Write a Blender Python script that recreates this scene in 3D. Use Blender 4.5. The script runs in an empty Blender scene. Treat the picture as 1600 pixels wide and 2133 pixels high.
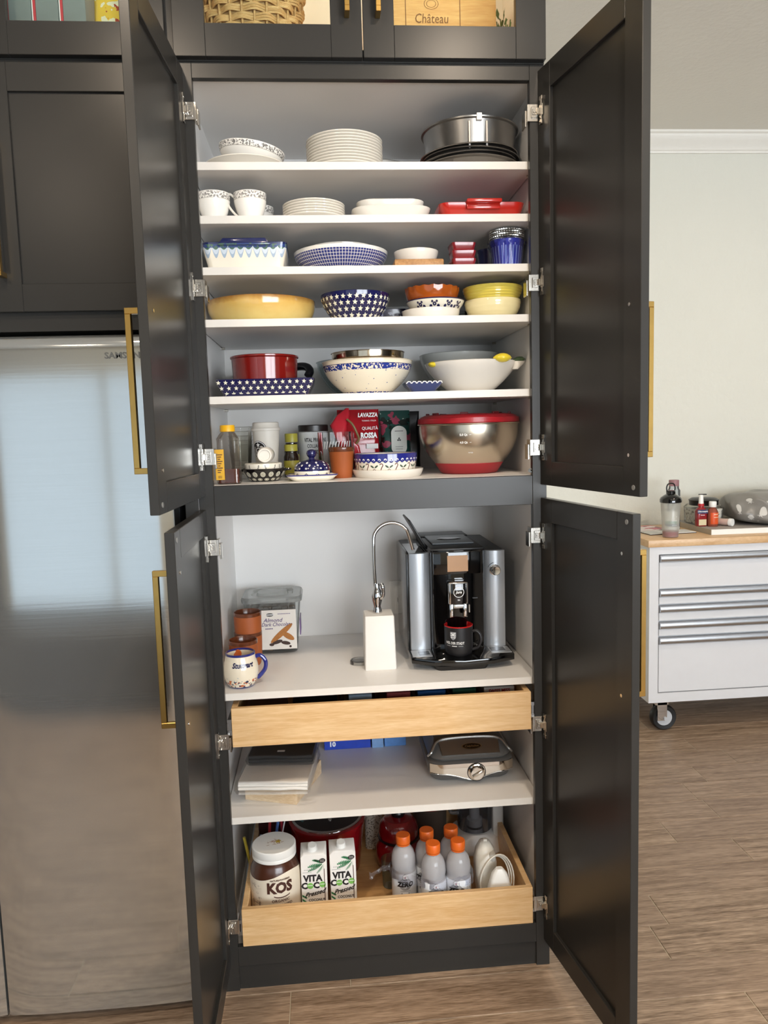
import bpy, bmesh, math, random
from mathutils import Vector, Matrix, noise as mnoise
PI = math.pi
random.seed(7)
S = bpy.context.scene
C = S.collection
# ---------------------------------------------------------------- camera
cam_d = bpy.data.cameras.new('camera'); cam = bpy.data.objects.new('camera', cam_d); C.objects.link(cam)
cam_d.sensor_fit = 'VERTICAL'; cam_d.sensor_height = 24.0; cam_d.lens = 24.0 * 1594.76 / 2133.0
cam_d.clip_start = 0.05; cam_d.clip_end = 60
R_, U_, F_ = (0.9961044, -0.0832193, -0.0291645), (0.0378126, 0.1043141, 0.9938253), (0.0796632, 0.9910566, -0.1070545)
cam.matrix_world = Matrix(((R_[0], U_[0], -F_[0], -0.1409), (R_[1], U_[1], -F_[1], -1.9968), (R_[2], U_[2], -F_[2], 1.5339), (0, 0, 0, 1)))
S.camera = cam
# ---------------------------------------------------------------- world, exposure
w = bpy.data.worlds.new('world'); S.world = w; w.use_nodes = True
bg = w.node_tree.nodes['Background']; bg.inputs[0].default_value = (0.72, 0.86, 1.0, 1); bg.inputs[1].default_value = 1.0
S.view_settings.view_transform = 'Standard'; S.view_settings.look = 'None'; S.view_settings.gamma = 1.0
S.view_settings.use_curve_mapping = False
S.view_settings.exposure = -0.18
try:
    S.cycles.use_denoising = True; S.cycles.max_bounces = 10; S.cycles.diffuse_bounces = 5; S.cycles.glossy_bounces = 5
    S.cycles.transparent_max_bounces = 24; S.cycles.transmission_bounces = 6; S.cycles.sample_clamp_indirect = 6.0
except Exception: pass
# ---------------------------------------------------------------- large lights: daylight at the two windows behind the camera
def area_light(name, loc, rot, sx, sy, power, col, shape='RECTANGLE', spread=PI):
    l = bpy.data.lights.new(name, 'AREA'); l.shape = shape; l.size = sx
    if shape == 'RECTANGLE': l.size_y = sy
    l.energy = power; l.color = col; l.spread = spread
    o = bpy.data.objects.new(name, l); C.objects.link(o); o.location = loc; o.rotation_euler = rot
    return o
DAY = (0.80, 0.92, 1.0); DAY2 = (0.90, 0.95, 1.0)
area_light('patio_door_daylight', (-1.85, -5.22, 1.08), (PI/2, 0, 0), 2.9, 2.05, 15, DAY)
area_light('window_daylight', (2.15, -5.22, 1.55), (PI/2, 0, 0), 3.7, 1.8, 390, DAY2)
WARM = (1.0, 0.82, 0.63)
DOWN_W = 22.0
# ---------------------------------------------------------------- colour and node helpers
def lin(h):
    if not isinstance(h, str): return tuple(h)
    h = h.lstrip('#'); o = []
    for i in (0, 2, 4):
        c = int(h[i:i+2], 16) / 255.0
        o.append(c / 12.92 if c <= 0.04045 else ((c + 0.055) / 1.055) ** 2.4)
    return tuple(o)
class NB:
    def __init__(s, name):
        s.m = bpy.data.materials.new(name); s.m.use_nodes = True; s.t = s.m.node_tree; s.n = s.t.nodes; s.l = s.t.links
        s.b = s.n['Principled BSDF']; s.out = s.n['Material Output']; s._co = None
    def put(s, sock, v):
        if v is None: return
        if hasattr(v, 'is_output'): s.l.new(v, sock)
        else: sock.default_value = v
    def co(s):
        if s._co is None: s._co = s.n.new('ShaderNodeTexCoord').outputs['Object']
        return s._co
    def math(s, op, a, b=None, clamp=False):
        n = s.n.new('ShaderNodeMath'); n.operation = op; n.use_clamp = clamp
        s.put(n.inputs[0], a); s.put(n.inputs[1], b); return n.outputs[0]
    def xyz(s):
        if not hasattr(s, '_xyz'):
            n = s.n.new('ShaderNodeSeparateXYZ'); s.l.new(s.co(), n.inputs[0]); s._xyz = n.outputs
        return s._xyz
    def scaled(s, sc):
        n = s.n.new('ShaderNodeMapping'); s.l.new(s.co(), n.inputs['Vector']); n.inputs['Scale'].default_value = sc
        return n.outputs[0]
    def noise(s, scale, detail=3.0, vec=None, dist=0.0):
        n = s.n.new('ShaderNodeTexNoise'); s.l.new(vec or s.co(), n.inputs['Vector'])
        n.inputs['Scale'].default_value = scale; n.inputs['Detail'].default_value = detail; n.inputs['Distortion'].default_value = dist
        return n.outputs['Fac']
    def voronoi(s, scale, vec=None, out='Distance'):
        n = s.n.new('ShaderNodeTexVoronoi'); s.l.new(vec or s.co(), n.inputs['Vector']); n.inputs['Scale'].default_value = scale
        return n.outputs[out]
    def mix(s, f, a, b):
        n = s.n.new('ShaderNodeMix'); n.data_type = 'RGBA'
        s.put(n.inputs[0], f)
        for k, v in ((6, a), (7, b)):
            s.put(n.inputs[k], v if hasattr(v, 'is_output') else (*lin(v), 1))
        return n.outputs[2]
    def bump(s, h, strength, dist=0.002):
        n = s.n.new('ShaderNodeBump'); n.inputs['Strength'].default_value = strength; n.inputs['Distance'].default_value = dist
        s.l.new(h, n.inputs['Height']); s.l.new(n.outputs[0], s.b.inputs['Normal'])
    def band(s, v, lo, hi):
        return s.math('MULTIPLY', s.math('GREATER_THAN', v, lo), s.math('LESS_THAN', v, hi))
MATS = {}
def M(name, col, rough=0.5, metal=0.0, var=0.05, vs=25.0, bump=0.0, bs=80.0, coat=0.0, emit=None, estr=1.0, stretch=None, aniso=0.0, spec=None, bdist=0.002):
    if name in MATS: return MATS[name]
    nb = NB(name); c = lin(col)
    vec = nb.scaled(stretch) if stretch else None
    f = nb.noise(vs, 4.0, vec)
    a = tuple(max(0, x * (1 - var)) for x in c); b = tuple(min(1, x * (1 + var)) for x in c)
    nb.put(nb.b.inputs['Base Color'], nb.mix(f, a, b))
    nb.b.inputs['Roughness'].default_value = rough; nb.b.inputs['Metallic'].default_value = metal
    if coat: nb.b.inputs['Coat Weight'].default_value = coat; nb.b.inputs['Coat Roughness'].default_value = 0.05
    if spec is not None: nb.b.inputs['Specular IOR Level'].default_value = spec
    if aniso: nb.b.inputs['Anisotropic'].default_value = aniso
    if emit: nb.b.inputs['Emission Color'].default_value = (*lin(emit), 1); nb.b.inputs['Emission Strength'].default_value = estr
    if bump: nb.bump(nb.noise(bs, 4.0, vec), bump, bdist)
    MATS[name] = nb.m; return nb.m
def MGLASS(name, tint='f4f8f8', rough=0.05, milky=0.0, milk='e8e8e8', refl=1.0):
    """thin clear wall: transparent + fresnel gloss, with an optional share of milky diffuse"""
    if name in MATS: return MATS[name]
    nb = NB(name); n = nb.n
    tr = n.new('ShaderNodeBsdfTransparent'); tr.inputs[0].default_value = (*lin(tint), 1)
    gl = n.new('ShaderNodeBsdfGlossy'); gl.inputs['Roughness'].default_value = rough
    df = n.new('ShaderNodeBsdfDiffuse'); nb.put(df.inputs[0], nb.mix(nb.noise(30), milk, tuple(0.9 * x for x in lin(milk))))
    lw = n.new('ShaderNodeLayerWeight'); lw.inputs[0].default_value = 0.28
    m1 = n.new('ShaderNodeMixShader'); m1.inputs[0].default_value = milky; tl = n.new('ShaderNodeBsdfTranslucent'); nb.l.new(df.inputs[0].links[0].from_socket, tl.inputs[0])
    m0 = n.new('ShaderNodeMixShader'); m0.inputs[0].default_value = 0.5; nb.l.new(df.outputs[0], m0.inputs[1]); nb.l.new(tl.outputs[0], m0.inputs[2])
    nb.l.new(tr.outputs[0], m1.inputs[1]); nb.l.new(m0.outputs[0], m1.inputs[2])
    m2 = n.new('ShaderNodeMixShader'); nb.l.new(nb.math('MULTIPLY', lw.outputs['Fresnel'], refl, True), m2.inputs[0])
    nb.l.new(m1.outputs[0], m2.inputs[1]); nb.l.new(gl.outputs[0], m2.inputs[2]); nb.l.new(m2.outputs[0], nb.out.inputs[0])
    MATS[name] = nb.m; return nb.m
def PM(name, base, layers, rough=0.15, coat=0.3, bvar=0.04):
    """glazed pattern: layers of (colour, [masks]); masks: z z0 z1 | noise scale thr | dots scale rad | net n pz fill | tri n z0 amp | col (random voronoi colours)"""
    if name in MATS: return MATS[name]
    nb = NB(name); x, y, z = nb.xyz()
    th = nb.math('ARCTAN2', y, x); c = lin(base)
    col = nb.mix(nb.noise(18), tuple(v * (1 - bvar) for v in c), tuple(min(1, v * (1 + bvar)) for v in c))
    for lc, masks in layers:
        f = None
        for k in masks:
            if k[0] == 'z': q = nb.band(z, k[1], k[2])
            elif k[0] == 'soft':   # soft ramp from z0 (0) to z1 (1) with noise
                d = nb.math('DIVIDE', nb.math('SUBTRACT', nb.math('ADD', z, nb.math('MULTIPLY', nb.noise(40), k[3])), k[1]), k[2] - k[1])
                q = nb.math('MULTIPLY', d, 1.0, True)
            elif k[0] == 'noise': q = nb.math('GREATER_THAN', nb.noise(k[1], 2.0), k[2])
            elif k[0] == 'dots': q = nb.math('LESS_THAN', nb.voronoi(k[1]), k[2])
            elif k[0] == 'net':
                fx = nb.math('ABSOLUTE', nb.math('SUBTRACT', nb.math('FRACT', nb.math('MULTIPLY', th, k[1] / (2 * PI))), 0.5))
                fz = nb.math('ABSOLUTE', nb.math('SUBTRACT', nb.math('FRACT', nb.math('DIVIDE', z, k[2])), 0.5))
                q = nb.math('LESS_THAN', nb.math('MAXIMUM', fx, fz), k[3])
            elif k[0] == 'lobe':   # lobes hanging below z0, n around, amplitude amp
                sx = nb.math('ABSOLUTE', nb.math('SINE', nb.math('MULTIPLY', th, k[1] / 2)))
                q = nb.math('GREATER_THAN', z, nb.math('SUBTRACT', k[2], nb.math('MULTIPLY', sx, k[3])))
            elif k[0] == 'lobex':  # the same along x for straight dishes
                sx = nb.math('ABSOLUTE', nb.math('SINE', nb.math('MULTIPLY', x, k[1])))
                q = nb.math('GREATER_THAN', z, nb.math('SUBTRACT', k[2], nb.math('MULTIPLY', sx, k[3])))
            elif k[0] == 'flute':
                q = nb.math('GREATER_THAN', nb.math('SINE', nb.math('MULTIPLY', th, k[1])), k[2])
            f = q if f is None else nb.math('MULTIPLY', f, q)
        if lc == 'random': lc = nb.voronoi(layers_scale.get(name, 120), None, 'Color')
        col = nb.mix(f, col, lc)
    nb.put(nb.b.inputs['Base Color'], col)
    nb.b.inputs['Roughness'].default_value = rough; nb.b.inputs['Coat Weight'].default_value = coat; nb.b.inputs['Coat Roughness'].default_value = 0.03
    MATS[name] = nb.m; return nb.m
layers_scale = {}
def MWOOD(name, dark, light, sc=(1.2, 14, 14), vs=5.0, rough=0.45, rings=0.6, bump=0.1):
    if name in MATS: return MATS[name]
    nb = NB(name); v = nb.scaled(sc)
    n = nb.noise(vs, 6.0, v, 1.2); n2 = nb.noise(vs * 9, 3.0, v)
    f = nb.math('ADD', nb.math('MULTIPLY', n, rings), nb.math('MULTIPLY', n2, 1 - rings))
    r = nb.n.new('ShaderNodeMapRange'); nb.l.new(f, r.inputs[0]); r.inputs[1].default_value = 0.3; r.inputs[2].default_value = 0.7
    nb.put(nb.b.inputs['Base Color'], nb.mix(r.outputs[0], dark, light)); nb.b.inputs['Roughness'].default_value = rough
    if bump: nb.bump(f, bump, 0.001)
    MATS[name] = nb.m; return nb.m
# ---------------------------------------------------------------- geometry helpers
class Geo:
    def __init__(s): s.v = []; s.f = []
    def add(s, v, f):
        o = len(s.v); s.v += [tuple(p) for p in v]; s.f += [tuple(i + o for i in q) for q in f]; return s
    def merge(s, g, M4=None):
        return s.add([M4 @ Vector(p) for p in g.v] if M4 else g.v, g.f)
    def box(s, x0, x1, y0, y1, z0, z1):
        return s.add([(x0,y0,z0),(x1,y0,z0),(x1,y1,z0),(x0,y1,z0),(x0,y0,z1),(x1,y0,z1),(x1,y1,z1),(x0,y1,z1)],
                     [(0,3,2,1),(4,5,6,7),(0,1,5,4),(1,2,6,5),(2,3,7,6),(3,0,4,7)])
    def lathe(s, prof, n=48, a0=0.0, a1=2*PI, mod=None):
        full = abs(a1 - a0 - 2*PI) < 1e-6; m = n if full else n + 1; v = []; f = []; idx = []
        for (r, z) in prof:
            if r < 1e-6: idx.append([len(v)] * m); v.append((0, 0, z))
            else:
                idx.append(list(range(len(v), len(v) + m)))
                for k in range(m):
                    a = a0 + (a1 - a0) * k / n; q = mod(a, r, z) if mod else (r, z)
                    v.append((q[0] * math.cos(a), q[0] * math.sin(a), q[1]))
        for i in range(len(prof) - 1):
            A, B = idx[i], idx[i+1]
            for k in range(n):
                k2 = (k + 1) % m
                q = [A[k], A[k2], B[k2], B[k]]
                q = [t for j, t in enumerate(q) if t not in q[:j]]
                if len(q) > 2: f.append(tuple(q))
        return s.add(v, f)
    def loft(s, secs, nc=5, cap0=True, cap1=True):
        """secs: (z, hx, hy, rad[, cx, cy]) rounded rectangles"""
        rings = []; f = []; v = []
        for q in secs:
            z, hx, hy, rad = q[:4]; cx, cy = (q[4], q[5]) if len(q) > 4 else (0, 0)
            rad = min(rad, hx, hy); ring = []
            for (sx, sy, a) in ((1, 1, 0), (-1, 1, PI/2), (-1, -1, PI), (1, -1, 1.5*PI)):
                for k in range(nc + 1):
                    t = a + k * (PI/2) / nc
                    ring.append(len(v)); v.append((cx + sx * (hx - rad) + rad * math.cos(t), cy + sy * (hy - rad) + rad * math.sin(t), z))
            rings.append(ring)
        N = len(rings[0])
        for A, B in zip(rings, rings[1:]):
            for k in range(N): f.append((A[k], A[(k+1) % N], B[(k+1) % N], B[k]))
        if cap0: f.append(tuple(reversed(rings[0])))
        if cap1: f.append(tuple(rings[-1]))
        return s.add(v, f)
    def tube(s, pts, r, n=10, closed=False, caps=True, sq=False):
        P = [Vector(p) for p in pts]; L = len(P); rr = r if isinstance(r, (list, tuple)) else [r] * L
        v = []; f = []; up = None
        for i, p in enumerate(P):
            a = P[(i - 1) % L] if (closed or i) else p; b = P[(i + 1) % L] if (closed or i < L - 1) else p
            t = (b - a).normalized()
            if up is None:
                up = Vector((0, 0, 1)) if abs(t.z) < 0.9 else Vector((0, 1, 0))
            sd = t.cross(up).normalized(); up = sd.cross(t).normalized()
            for k in range(n):
                q = 2*PI*(k + (0.5 if sq else 0))/n; v.append(p + sd * math.cos(q) * rr[i] + up * math.sin(q) * rr[i])
        for i in range(L if closed else L - 1):
            j = (i + 1) % L
            for k in range(n): f.append((i*n + k, i*n + (k+1) % n, j*n + (k+1) % n, j*n + k))
        if caps and not closed: f.append(tuple(reversed(range(n)))); f.append(tuple(range((L-1)*n, L*n)))
        return s.add(v, f)
    def prism(s, poly, y0, y1):
        """polygon in x,z extruded along y"""
        n = len(poly); v = [(x, y0, z) for x, z in poly] + [(x, y1, z) for x, z in poly]
        f = [tuple(range(n)), tuple(reversed(range(n, 2*n)))] + [(i, i + n, (i+1) % n + n, (i+1) % n) for i in range(n)]
        return s.add(v, f)
    def cyl(s, c, axis, r, h, n=24, r2=None):
        g = Geo().lathe([(0, 0), (r, 0), (r if r2 is None else r2, h), (0, h)], n)
        Q = Vector((0, 0, 1)).rotation_difference(Vector(axis)).to_matrix().to_4x4()
        return s.merge(g, Matrix.Translation(Vector(c)) @ Q)
    def moved(s, loc=(0, 0, 0), rot=(0, 0, 0), sc=(1, 1, 1)):
        from mathutils import Euler
        T = Matrix.Translation(Vector(loc)) @ Euler(rot).to_matrix().to_4x4() @ Matrix.Diagonal((*sc, 1))
        return Geo().merge(s, T)
    def mapped(s, fn): 
        g = Geo(); g.v = [tuple(fn(*p)) for p in s.v]; g.f = list(s.f); return g
def mesh(name, g, ang=35, bevel=0.0, bseg=2):
    me = bpy.data.meshes.new(name); me.from_pydata(g.v, [], g.f); me.validate()
    bm = bmesh.new(); bm.from_mesh(me)
    bmesh.ops.recalc_face_normals(bm, faces=bm.faces)
    if bevel:
        ed = [e for e in bm.edges if len(e.link_faces) == 2 and e.calc_face_angle(0) > 0.6]
        bmesh.ops.bevel(bm, geom=ed, offset=bevel, offset_type='OFFSET', segments=bseg, profile=0.5, affect='EDGES', clamp_overlap=True)
    bm.to_mesh(me); bm.free()
    me.polygons.foreach_set('use_smooth', [True] * len(me.polygons))
    me.set_sharp_from_angle(angle=math.radians(ang)); me.update()
    return me
def obj(name, g, mat, parent=None, loc=(0, 0, 0), rot=(0, 0, 0), ang=35, bevel=0.0, bseg=2, label=None):
    me = g if isinstance(g, bpy.types.Mesh) else mesh(name, g, ang, bevel, bseg)
    if mat and not len(me.materials): me.materials.append(mat)
    o = bpy.data.objects.new(name, me); C.objects.link(o); o.location = loc; o.rotation_euler = rot
    if parent: o.parent = parent
    if label: o['label'] = label
    return o
def tag(o, label, cat, group=None):
    o['label'] = label; o['category'] = cat
    if group: o['group'] = group
    return o
def thing(name, label, cat, loc=(0, 0, 0), rz=0.0, group=None, rot=None):
    o = bpy.data.objects.new(name, None); C.objects.link(o); o.location = loc; o.rotation_euler = rot or (0, 0, rz)
    o.empty_display_size = 0.05
    return tag(o, label, cat, group)
def solo(name, label, cat, g, mat, loc=(0, 0, 0), rz=0.0, group=None, **k):
    rot = k.pop('rot', (0, 0, rz))
    return tag(obj(name, g, mat, None, loc, rot, **k), label, cat, group)
def struct(name, g, mat, **k):
    o = obj(name, g, mat, **k); o['kind'] = 'structure'; return o
def copy_tree(o, parent=None):
    c = o.copy(); C.objects.link(c); c.parent = parent
    for ch in o.children: copy_tree(ch, c)
    return c
# text as thin flat lettering
def text(s, size, bold=0.0, shear=0.0, sx=1.0):
    c = bpy.data.curves.new('lettering', 'FONT'); c.body = s; c.size = size; c.align_x = 'CENTER'; c.align_y = 'CENTER'
    c.offset = bold; c.shear = shear; c.resolution_u = 2
    o = bpy.data.objects.new('lettering', c); C.objects.link(o)
    me = bpy.data.meshes.new_from_object(o.evaluated_get(bpy.context.evaluated_depsgraph_get()))
    g = Geo(); g.v = [(v.co.x * sx, v.co.y, 0) for v in me.vertices]; g.f = [tuple(p.vertices) for p in me.polygons]
    bpy.data.objects.remove(o); bpy.data.curves.remove(c); bpy.data.meshes.remove(me)
    return g
def star(r, r2=0.45, n=5, c=(0, 0), a0=PI/2):
    v = [(c[0], c[1], 0)]; 
    for k in range(2*n):
        q = r if k % 2 == 0 else r * r2; a = a0 + k*PI/n; v.append((c[0] + q*math.cos(a), c[1] + q*math.sin(a), 0))
    return Geo().add(v, [(0, 1 + k, 1 + (k+1) % (2*n)) for k in range(2*n)])
def ring(r1, r0=0.0, n=20, c=(0, 0), sx=1.0, sy=1.0, rot=0.0):
    g = Geo(); cr, sr = math.cos(rot), math.sin(rot)
    P = lambda r, a: (c[0] + cr*r*math.cos(a)*sx - sr*r*math.sin(a)*sy, c[1] + sr*r*math.cos(a)*sx + cr*r*math.sin(a)*sy, 0)
    A = [P(r1, 2*PI*k/n) for k in range(n)]
    if r0 <= 0: return g.add(A, [tuple(range(n))])
    return g.add(A + [P(r0, 2*PI*k/n) for k in range(n)], [(k, (k+1) % n, (k+1) % n + n, k + n) for k in range(n)])
def poly(pts): return Geo().add([(x, y, 0) for x, y in pts], [tuple(range(len(pts)))])
def rect(x0, x1, y0, y1): return poly([(x0, y0), (x1, y0), (x1, y1), (x0, y1)])
def lines(w, h, n=6):     # print too small to read: a row of short strokes
    g = Geo(); q = w/n
    for i in range(n): g.merge(rect(-w/2 + i*q + q*0.12, -w/2 + (i + 1)*q - q*0.12, -h/2, h/2))
    return g
def front(g, cx, y, cz, off=0.0006):      # decal on a plane facing -y
    return g.mapped(lambda u, v, q: (cx + u, y - off, cz + v))
def oncyl(g, R, th0, cz, off=0.0006, zr=None):   # decal wrapped on a cylinder/cone about z; th0 = direction (-pi/2 faces camera)
    def fn(u, v, q):
        z = cz + v; r = (zr(z) if zr else R) + off
        a = th0 + u / max(1e-4, r); return (r * math.cos(a), r * math.sin(a), z)
    return g.mapped(fn)
def subdiv(g, cuts=2):
    me = bpy.data.meshes.new('t'); me.from_pydata(g.v, [], g.f); bm = bmesh.new(); bm.from_mesh(me)
    bmesh.ops.triangulate(bm, faces=bm.faces)
    bmesh.ops.subdivide_edges(bm, edges=bm.edges, cuts=cuts)
    o = Geo(); bm.verts.index_update(); o.v = [tuple(v.co) for v in bm.verts]; o.f = [tuple(v.index for v in f.verts) for f in bm.faces]
    bm.free(); bpy.data.meshes.remove(me); return o
def spline(pts, n=8):
    P = [Vector(p) for p in pts]; P = [P[0]*2 - P[1]] + P + [P[-1]*2 - P[-2]]; o = []
    for i in range(1, len(P) - 2):
        for k in range(n):
            t = k/n; a, b, c, d = P[i-1], P[i], P[i+1], P[i+2]
            o.append(0.5*((2*b) + (c - a)*t + (2*a - 5*b + 4*c - d)*t*t + (3*b - a - 3*c + d)*t**3))
    return o + [P[-2]]
# vessel profiles
def bowlp(R, H, rb, t=0.004, k=2.0, n=12, foot=0.0, lip=0.0):
    ro = lambda s: rb + (R - rb) * (1 - (1 - s) ** k)
    p = [(0, foot), (rb * 0.8, foot), (rb * 0.82, 0), (rb, 0)]
    p += [(ro(i / n), foot + (H - foot) * i / n) for i in range(0 if foot else 1, n + 1)]
    if lip: p[-1:] = [(R, H - lip), (R + lip, H - lip * 0.6), (R + lip, H - lip * 0.2)]
    p += [(R - t * 0.5, H + t * 0.25)]
    p += [(max(0.002, ro(i / n) - t), foot + t + (H - foot - t) * i / n) for i in range(n, -1, -1)] + [(0, foot + t)]
    return p
def rfun(R, H, rb, k): return lambda z: rb + (R - rb) * (1 - (1 - min(1, max(0, z / H))) ** k)
def platep(R, H=0.018, t=0.0035, well=0.62):
    return [(0, 0.001), (R*well*0.92, 0), (R*well, 0.002), (R*well + 0.006, 0.006), (R*0.97, H - 0.0015), (R, H), (R*0.995, H + t*0.7), (R*0.96, H + t*0.6), (R*well + 0.004, 0.006 + t), (R*well*0.95, 0.001 + t), (0, 0.001 + t)]
def dishg(hx, hy, H, flare=0.0, t=0.005, rad=0.03, lip=0.0, nc=6):
    f = flare; L = [(0, hx-f, hy-f, rad*0.8), (0.003, hx-f+0.003, hy-f+0.003, rad)]
    for i in range(1, 6): L.append((0.003 + (H-0.003)*i/5, hx-f*(1 - i/5)**1.3, hy-f*(1 - i/5)**1.3, rad))
    if lip: L += [(H, hx+lip, hy+lip, rad+lip), (H+0.004, hx+lip, hy+lip, rad+lip), (H+0.005, hx-t*0.5, hy-t*0.5, rad)]
    else: L += [(H+t*0.3, hx-t*0.5, hy-t*0.5, rad)]
    for i in range(5, -1, -1): L.append((max(t, 0.003 + (H-0.003)*i/5), hx-t-f*(1 - i/5)**1.3, hy-t-f*(1 - i/5)**1.3, max(0.004, rad-t)))
    return Geo().loft(L, nc)
ORD = ['topmost', 'second', 'third', 'fourth', 'fifth', 'sixth', 'seventh', 'eighth', 'ninth', 'tenth', 'eleventh', 'twelfth']
# ================================================================ materials
mPaint = M('charcoal_cabinet_paint', '302f2d', 0.29, var=0.08, vs=3, bump=0.015, bs=200, spec=0.28)
mWhiteIn = M('white_melamine', 'e6e4e1', 0.35, var=0.02, vs=4)
mEdge = M('white_shelf_edge', 'dcd7cf', 0.4, var=0.02)
mGold = M('brushed_brass', 'bd9a58', 0.28, 1.0, var=0.1, vs=40)
mNickel = M('nickel_hinge_metal', 'd2cdc4', 0.2, 1.0, var=0.1, vs=90)
mChrome = M('chrome', 'd9d9d9', 0.08, 1.0, var=0.03)
mSteel = M('brushed_stainless', 'cdd1d1', 0.085, 0.86, var=0.04, vs=6, stretch=(1, 1, 60), bump=0.012, bs=3)
mBlack = M('black_plastic', '111113', 0.35, var=0.1)
mBlackG = M('gloss_black_plastic', '060607', 0.04, var=0.1, coat=0.6)
mDark = M('dark_gap', '0b0b0b', 0.8)
mMaple = MWOOD('maple_drawer_wood', 'c99b62', 'e6c596', (1.0, 9, 12), 3.0, 0.42)
mMapleIn = MWOOD('birch_ply_inside', 'b98a52', 'd6ab74', (1.0, 9, 12), 3.0, 0.5)
mWall = M('pale_grey_green_wall', 'dcdcd2', 0.75, var=0.02, vs=3, bump=0.5, bs=30, bdist=0.008)
mCeil = M('textured_ceiling', 'e4e1d9', 0.85, var=0.03, vs=3, bump=0.4, bs=45, bdist=0.005)
mTrim = M('white_trim_paint', 'efede6', 0.4, var=0.02)
mSlide = M('zinc_slide', 'a9abad', 0.3, 1.0)
mWhiteP = M('white_plastic', 'eeeeea', 0.35, var=0.03)
mWhiteC = M('white_ceramic', 'ded9cf', 0.12, var=0.02, coat=0.4)
mPrintK = M('print_black', '1a1718', 0.5); mPrintW = M('print_white', 'f2f2f0', 0.5); mPrintR = M('print_red', 'b3202a', 0.5)
mPrintBr = M('print_brown', '4a2a22', 0.5); mPrintGr = M('print_green', '2f7d4f', 0.5); mPrintLG = M('print_light_green', '79b657', 0.5); mPrintG = M('print_grey', '8a8c90', 0.5)
# floor planks: grain offset by each plank's own place
nb = NB('wood_look_plank_tile')
oi = nb.n.new('ShaderNodeObjectInfo')
va = nb.n.new('ShaderNodeVectorMath'); va.operation = 'MULTIPLY_ADD'; nb.l.new(oi.outputs['Location'], va.inputs[0]); va.inputs[1].default_value = (3.1, 5.3, 1); nb.l.new(nb.co(), va.inputs[2])
mp = nb.n.new('ShaderNodeMapping'); nb.l.new(va.outputs[0], mp.inputs[0]); mp.inputs['Scale'].default_value = (1.1, 17, 1)
n1 = nb.noise(3.2, 8.0, mp.outputs[0], 0.6); n2 = nb.noise(22, 4.0, mp.outputs[0])
f = nb.math('ADD', nb.math('MULTIPLY', n1, 0.5), nb.math('MULTIPLY', n2, 0.5))
rr = nb.n.new('ShaderNodeMapRange'); nb.l.new(f, rr.inputs[0]); rr.inputs[1].default_value = 0.38; rr.inputs[2].default_value = 0.62
c1 = nb.mix(rr.outputs[0], '68533f', 'b59d86')
c1 = nb.mix(nb.math('MULTIPLY', oi.outputs['Random'], 0.35), c1, '86705f')
nb.put(nb.b.inputs['Base Color'], c1); nb.b.inputs['Roughness'].default_value = 0.42; nb.bump(f, 0.25, 0.002)
mPlank = nb.m; MATS['plank'] = mPlank
mGrout = M('pale_grout', 'b5a893', 0.8)
# ================================================================ room
CEIL = 3.037; FARY = 2.10
fl = struct('floor', Geo().box(-3.5, 4.5, -5.0, FARY, -0.05, -0.002), mGrout)
ROW = 0.147; Y0 = -0.02
offs = {0: -0.113, -1: -0.278, -2: 0.943, 1: 0.87, 4: 1.107, 5: 1.352, 7: 1.455, 8: 1.675}
rest = Geo(); pk = None; LP = 0.92
mesh_cache = {}
for k in range(-34, 15):
    y0 = Y0 + k*ROW; y1 = y0 + ROW
    if y1 < -5 or y0 > FARY: continue
    y0c, y1c = max(y0, -5.0), min(y1, FARY)
    j = offs.get(k, random.uniform(0, LP)); x = j - math.ceil((j + 3.5) / LP) * LP
    while x < 4.5:
        xa, xb = max(x, -3.5) + 0.0013, min(x + LP, 4.5) - 0.0013
        if xb - xa > 0.03:
            if -0.75 < (xa + xb)/2 < 3.6 and y0 > -0.8:
                hx, hy = (xb - xa)/2, (y1c - y0c)/2 - 0.0013
                key = (round(hx, 3), round(hy, 3))
                if key not in mesh_cache:
                    mesh_cache[key] = mesh('plank', Geo().box(-hx, hx, -hy, hy, -0.012, 0.0), bevel=0.0012, bseg=1); mesh_cache[key].materials.append(mPlank)
                obj('plank', mesh_cache[key], None, fl, ((xa + xb)/2, (y0c + y1c)/2, 0))
            else: rest.box(xa, xb, y0c + 0.0013, y1c - 0.0013, -0.012, 0)
        x += LP
ro = obj('planks_beyond', rest, mPlank, fl); ro['kind'] = 'stuff'
struct('ceiling', Geo().box(-3.5, 4.5, -5.0, FARY, CEIL, CEIL + 0.05), mCeil)
struct('wall_far', Geo().box(0.47, 4.5, FARY, FARY + 0.1, 0, CEIL), mWall)
struct('wall_behind_cabinets', Geo().box(-3.5, 0.47, 0.60, 0.70, 0, CEIL), mWall)
struct('wall_return', Geo().box(0.37, 0.47, 0.70, FARY + 0.1, 0, CEIL), mWall)
mLowBounce = M('low_bounce_wall', '5a5651', 0.7)  # unseen side walls, made dark to cut the light bounced onto the doors
struct('wall_left', Geo().box(-3.6, -3.5, -5.0, 0.70, 0, CEIL), mLowBounce)
struct('wall_right', Geo().box(4.5, 4.6, -5.0, FARY + 0.1, 0, CEIL), mLowBounce)
g = Geo(); WY0, WY1 = -5.1, -5.0
for a in ((-3.6, -3.35, 0, CEIL), (-3.35, -0.35, 2.15, CEIL), (-0.35, 0.25, 0, CEIL), (0.25, 4.1, 0, 0.6), (0.25, 4.1, 2.5, CEIL), (4.1, 4.6, 0, CEIL)):
    g.box(a[0], a[1], WY0, WY1, a[2], a[3])
struct('wall_window_side', g, mWall)
prof = [(0, 0), (0.012, 0), (0.014, 0.008), (0.022, 0.014), (0.03, 0.03), (0.052, 0.048), (0.066, 0.066), (0.070, 0.078), (0.082, 0.084), (0.082, 0.094), (0, 0.094)]
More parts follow.
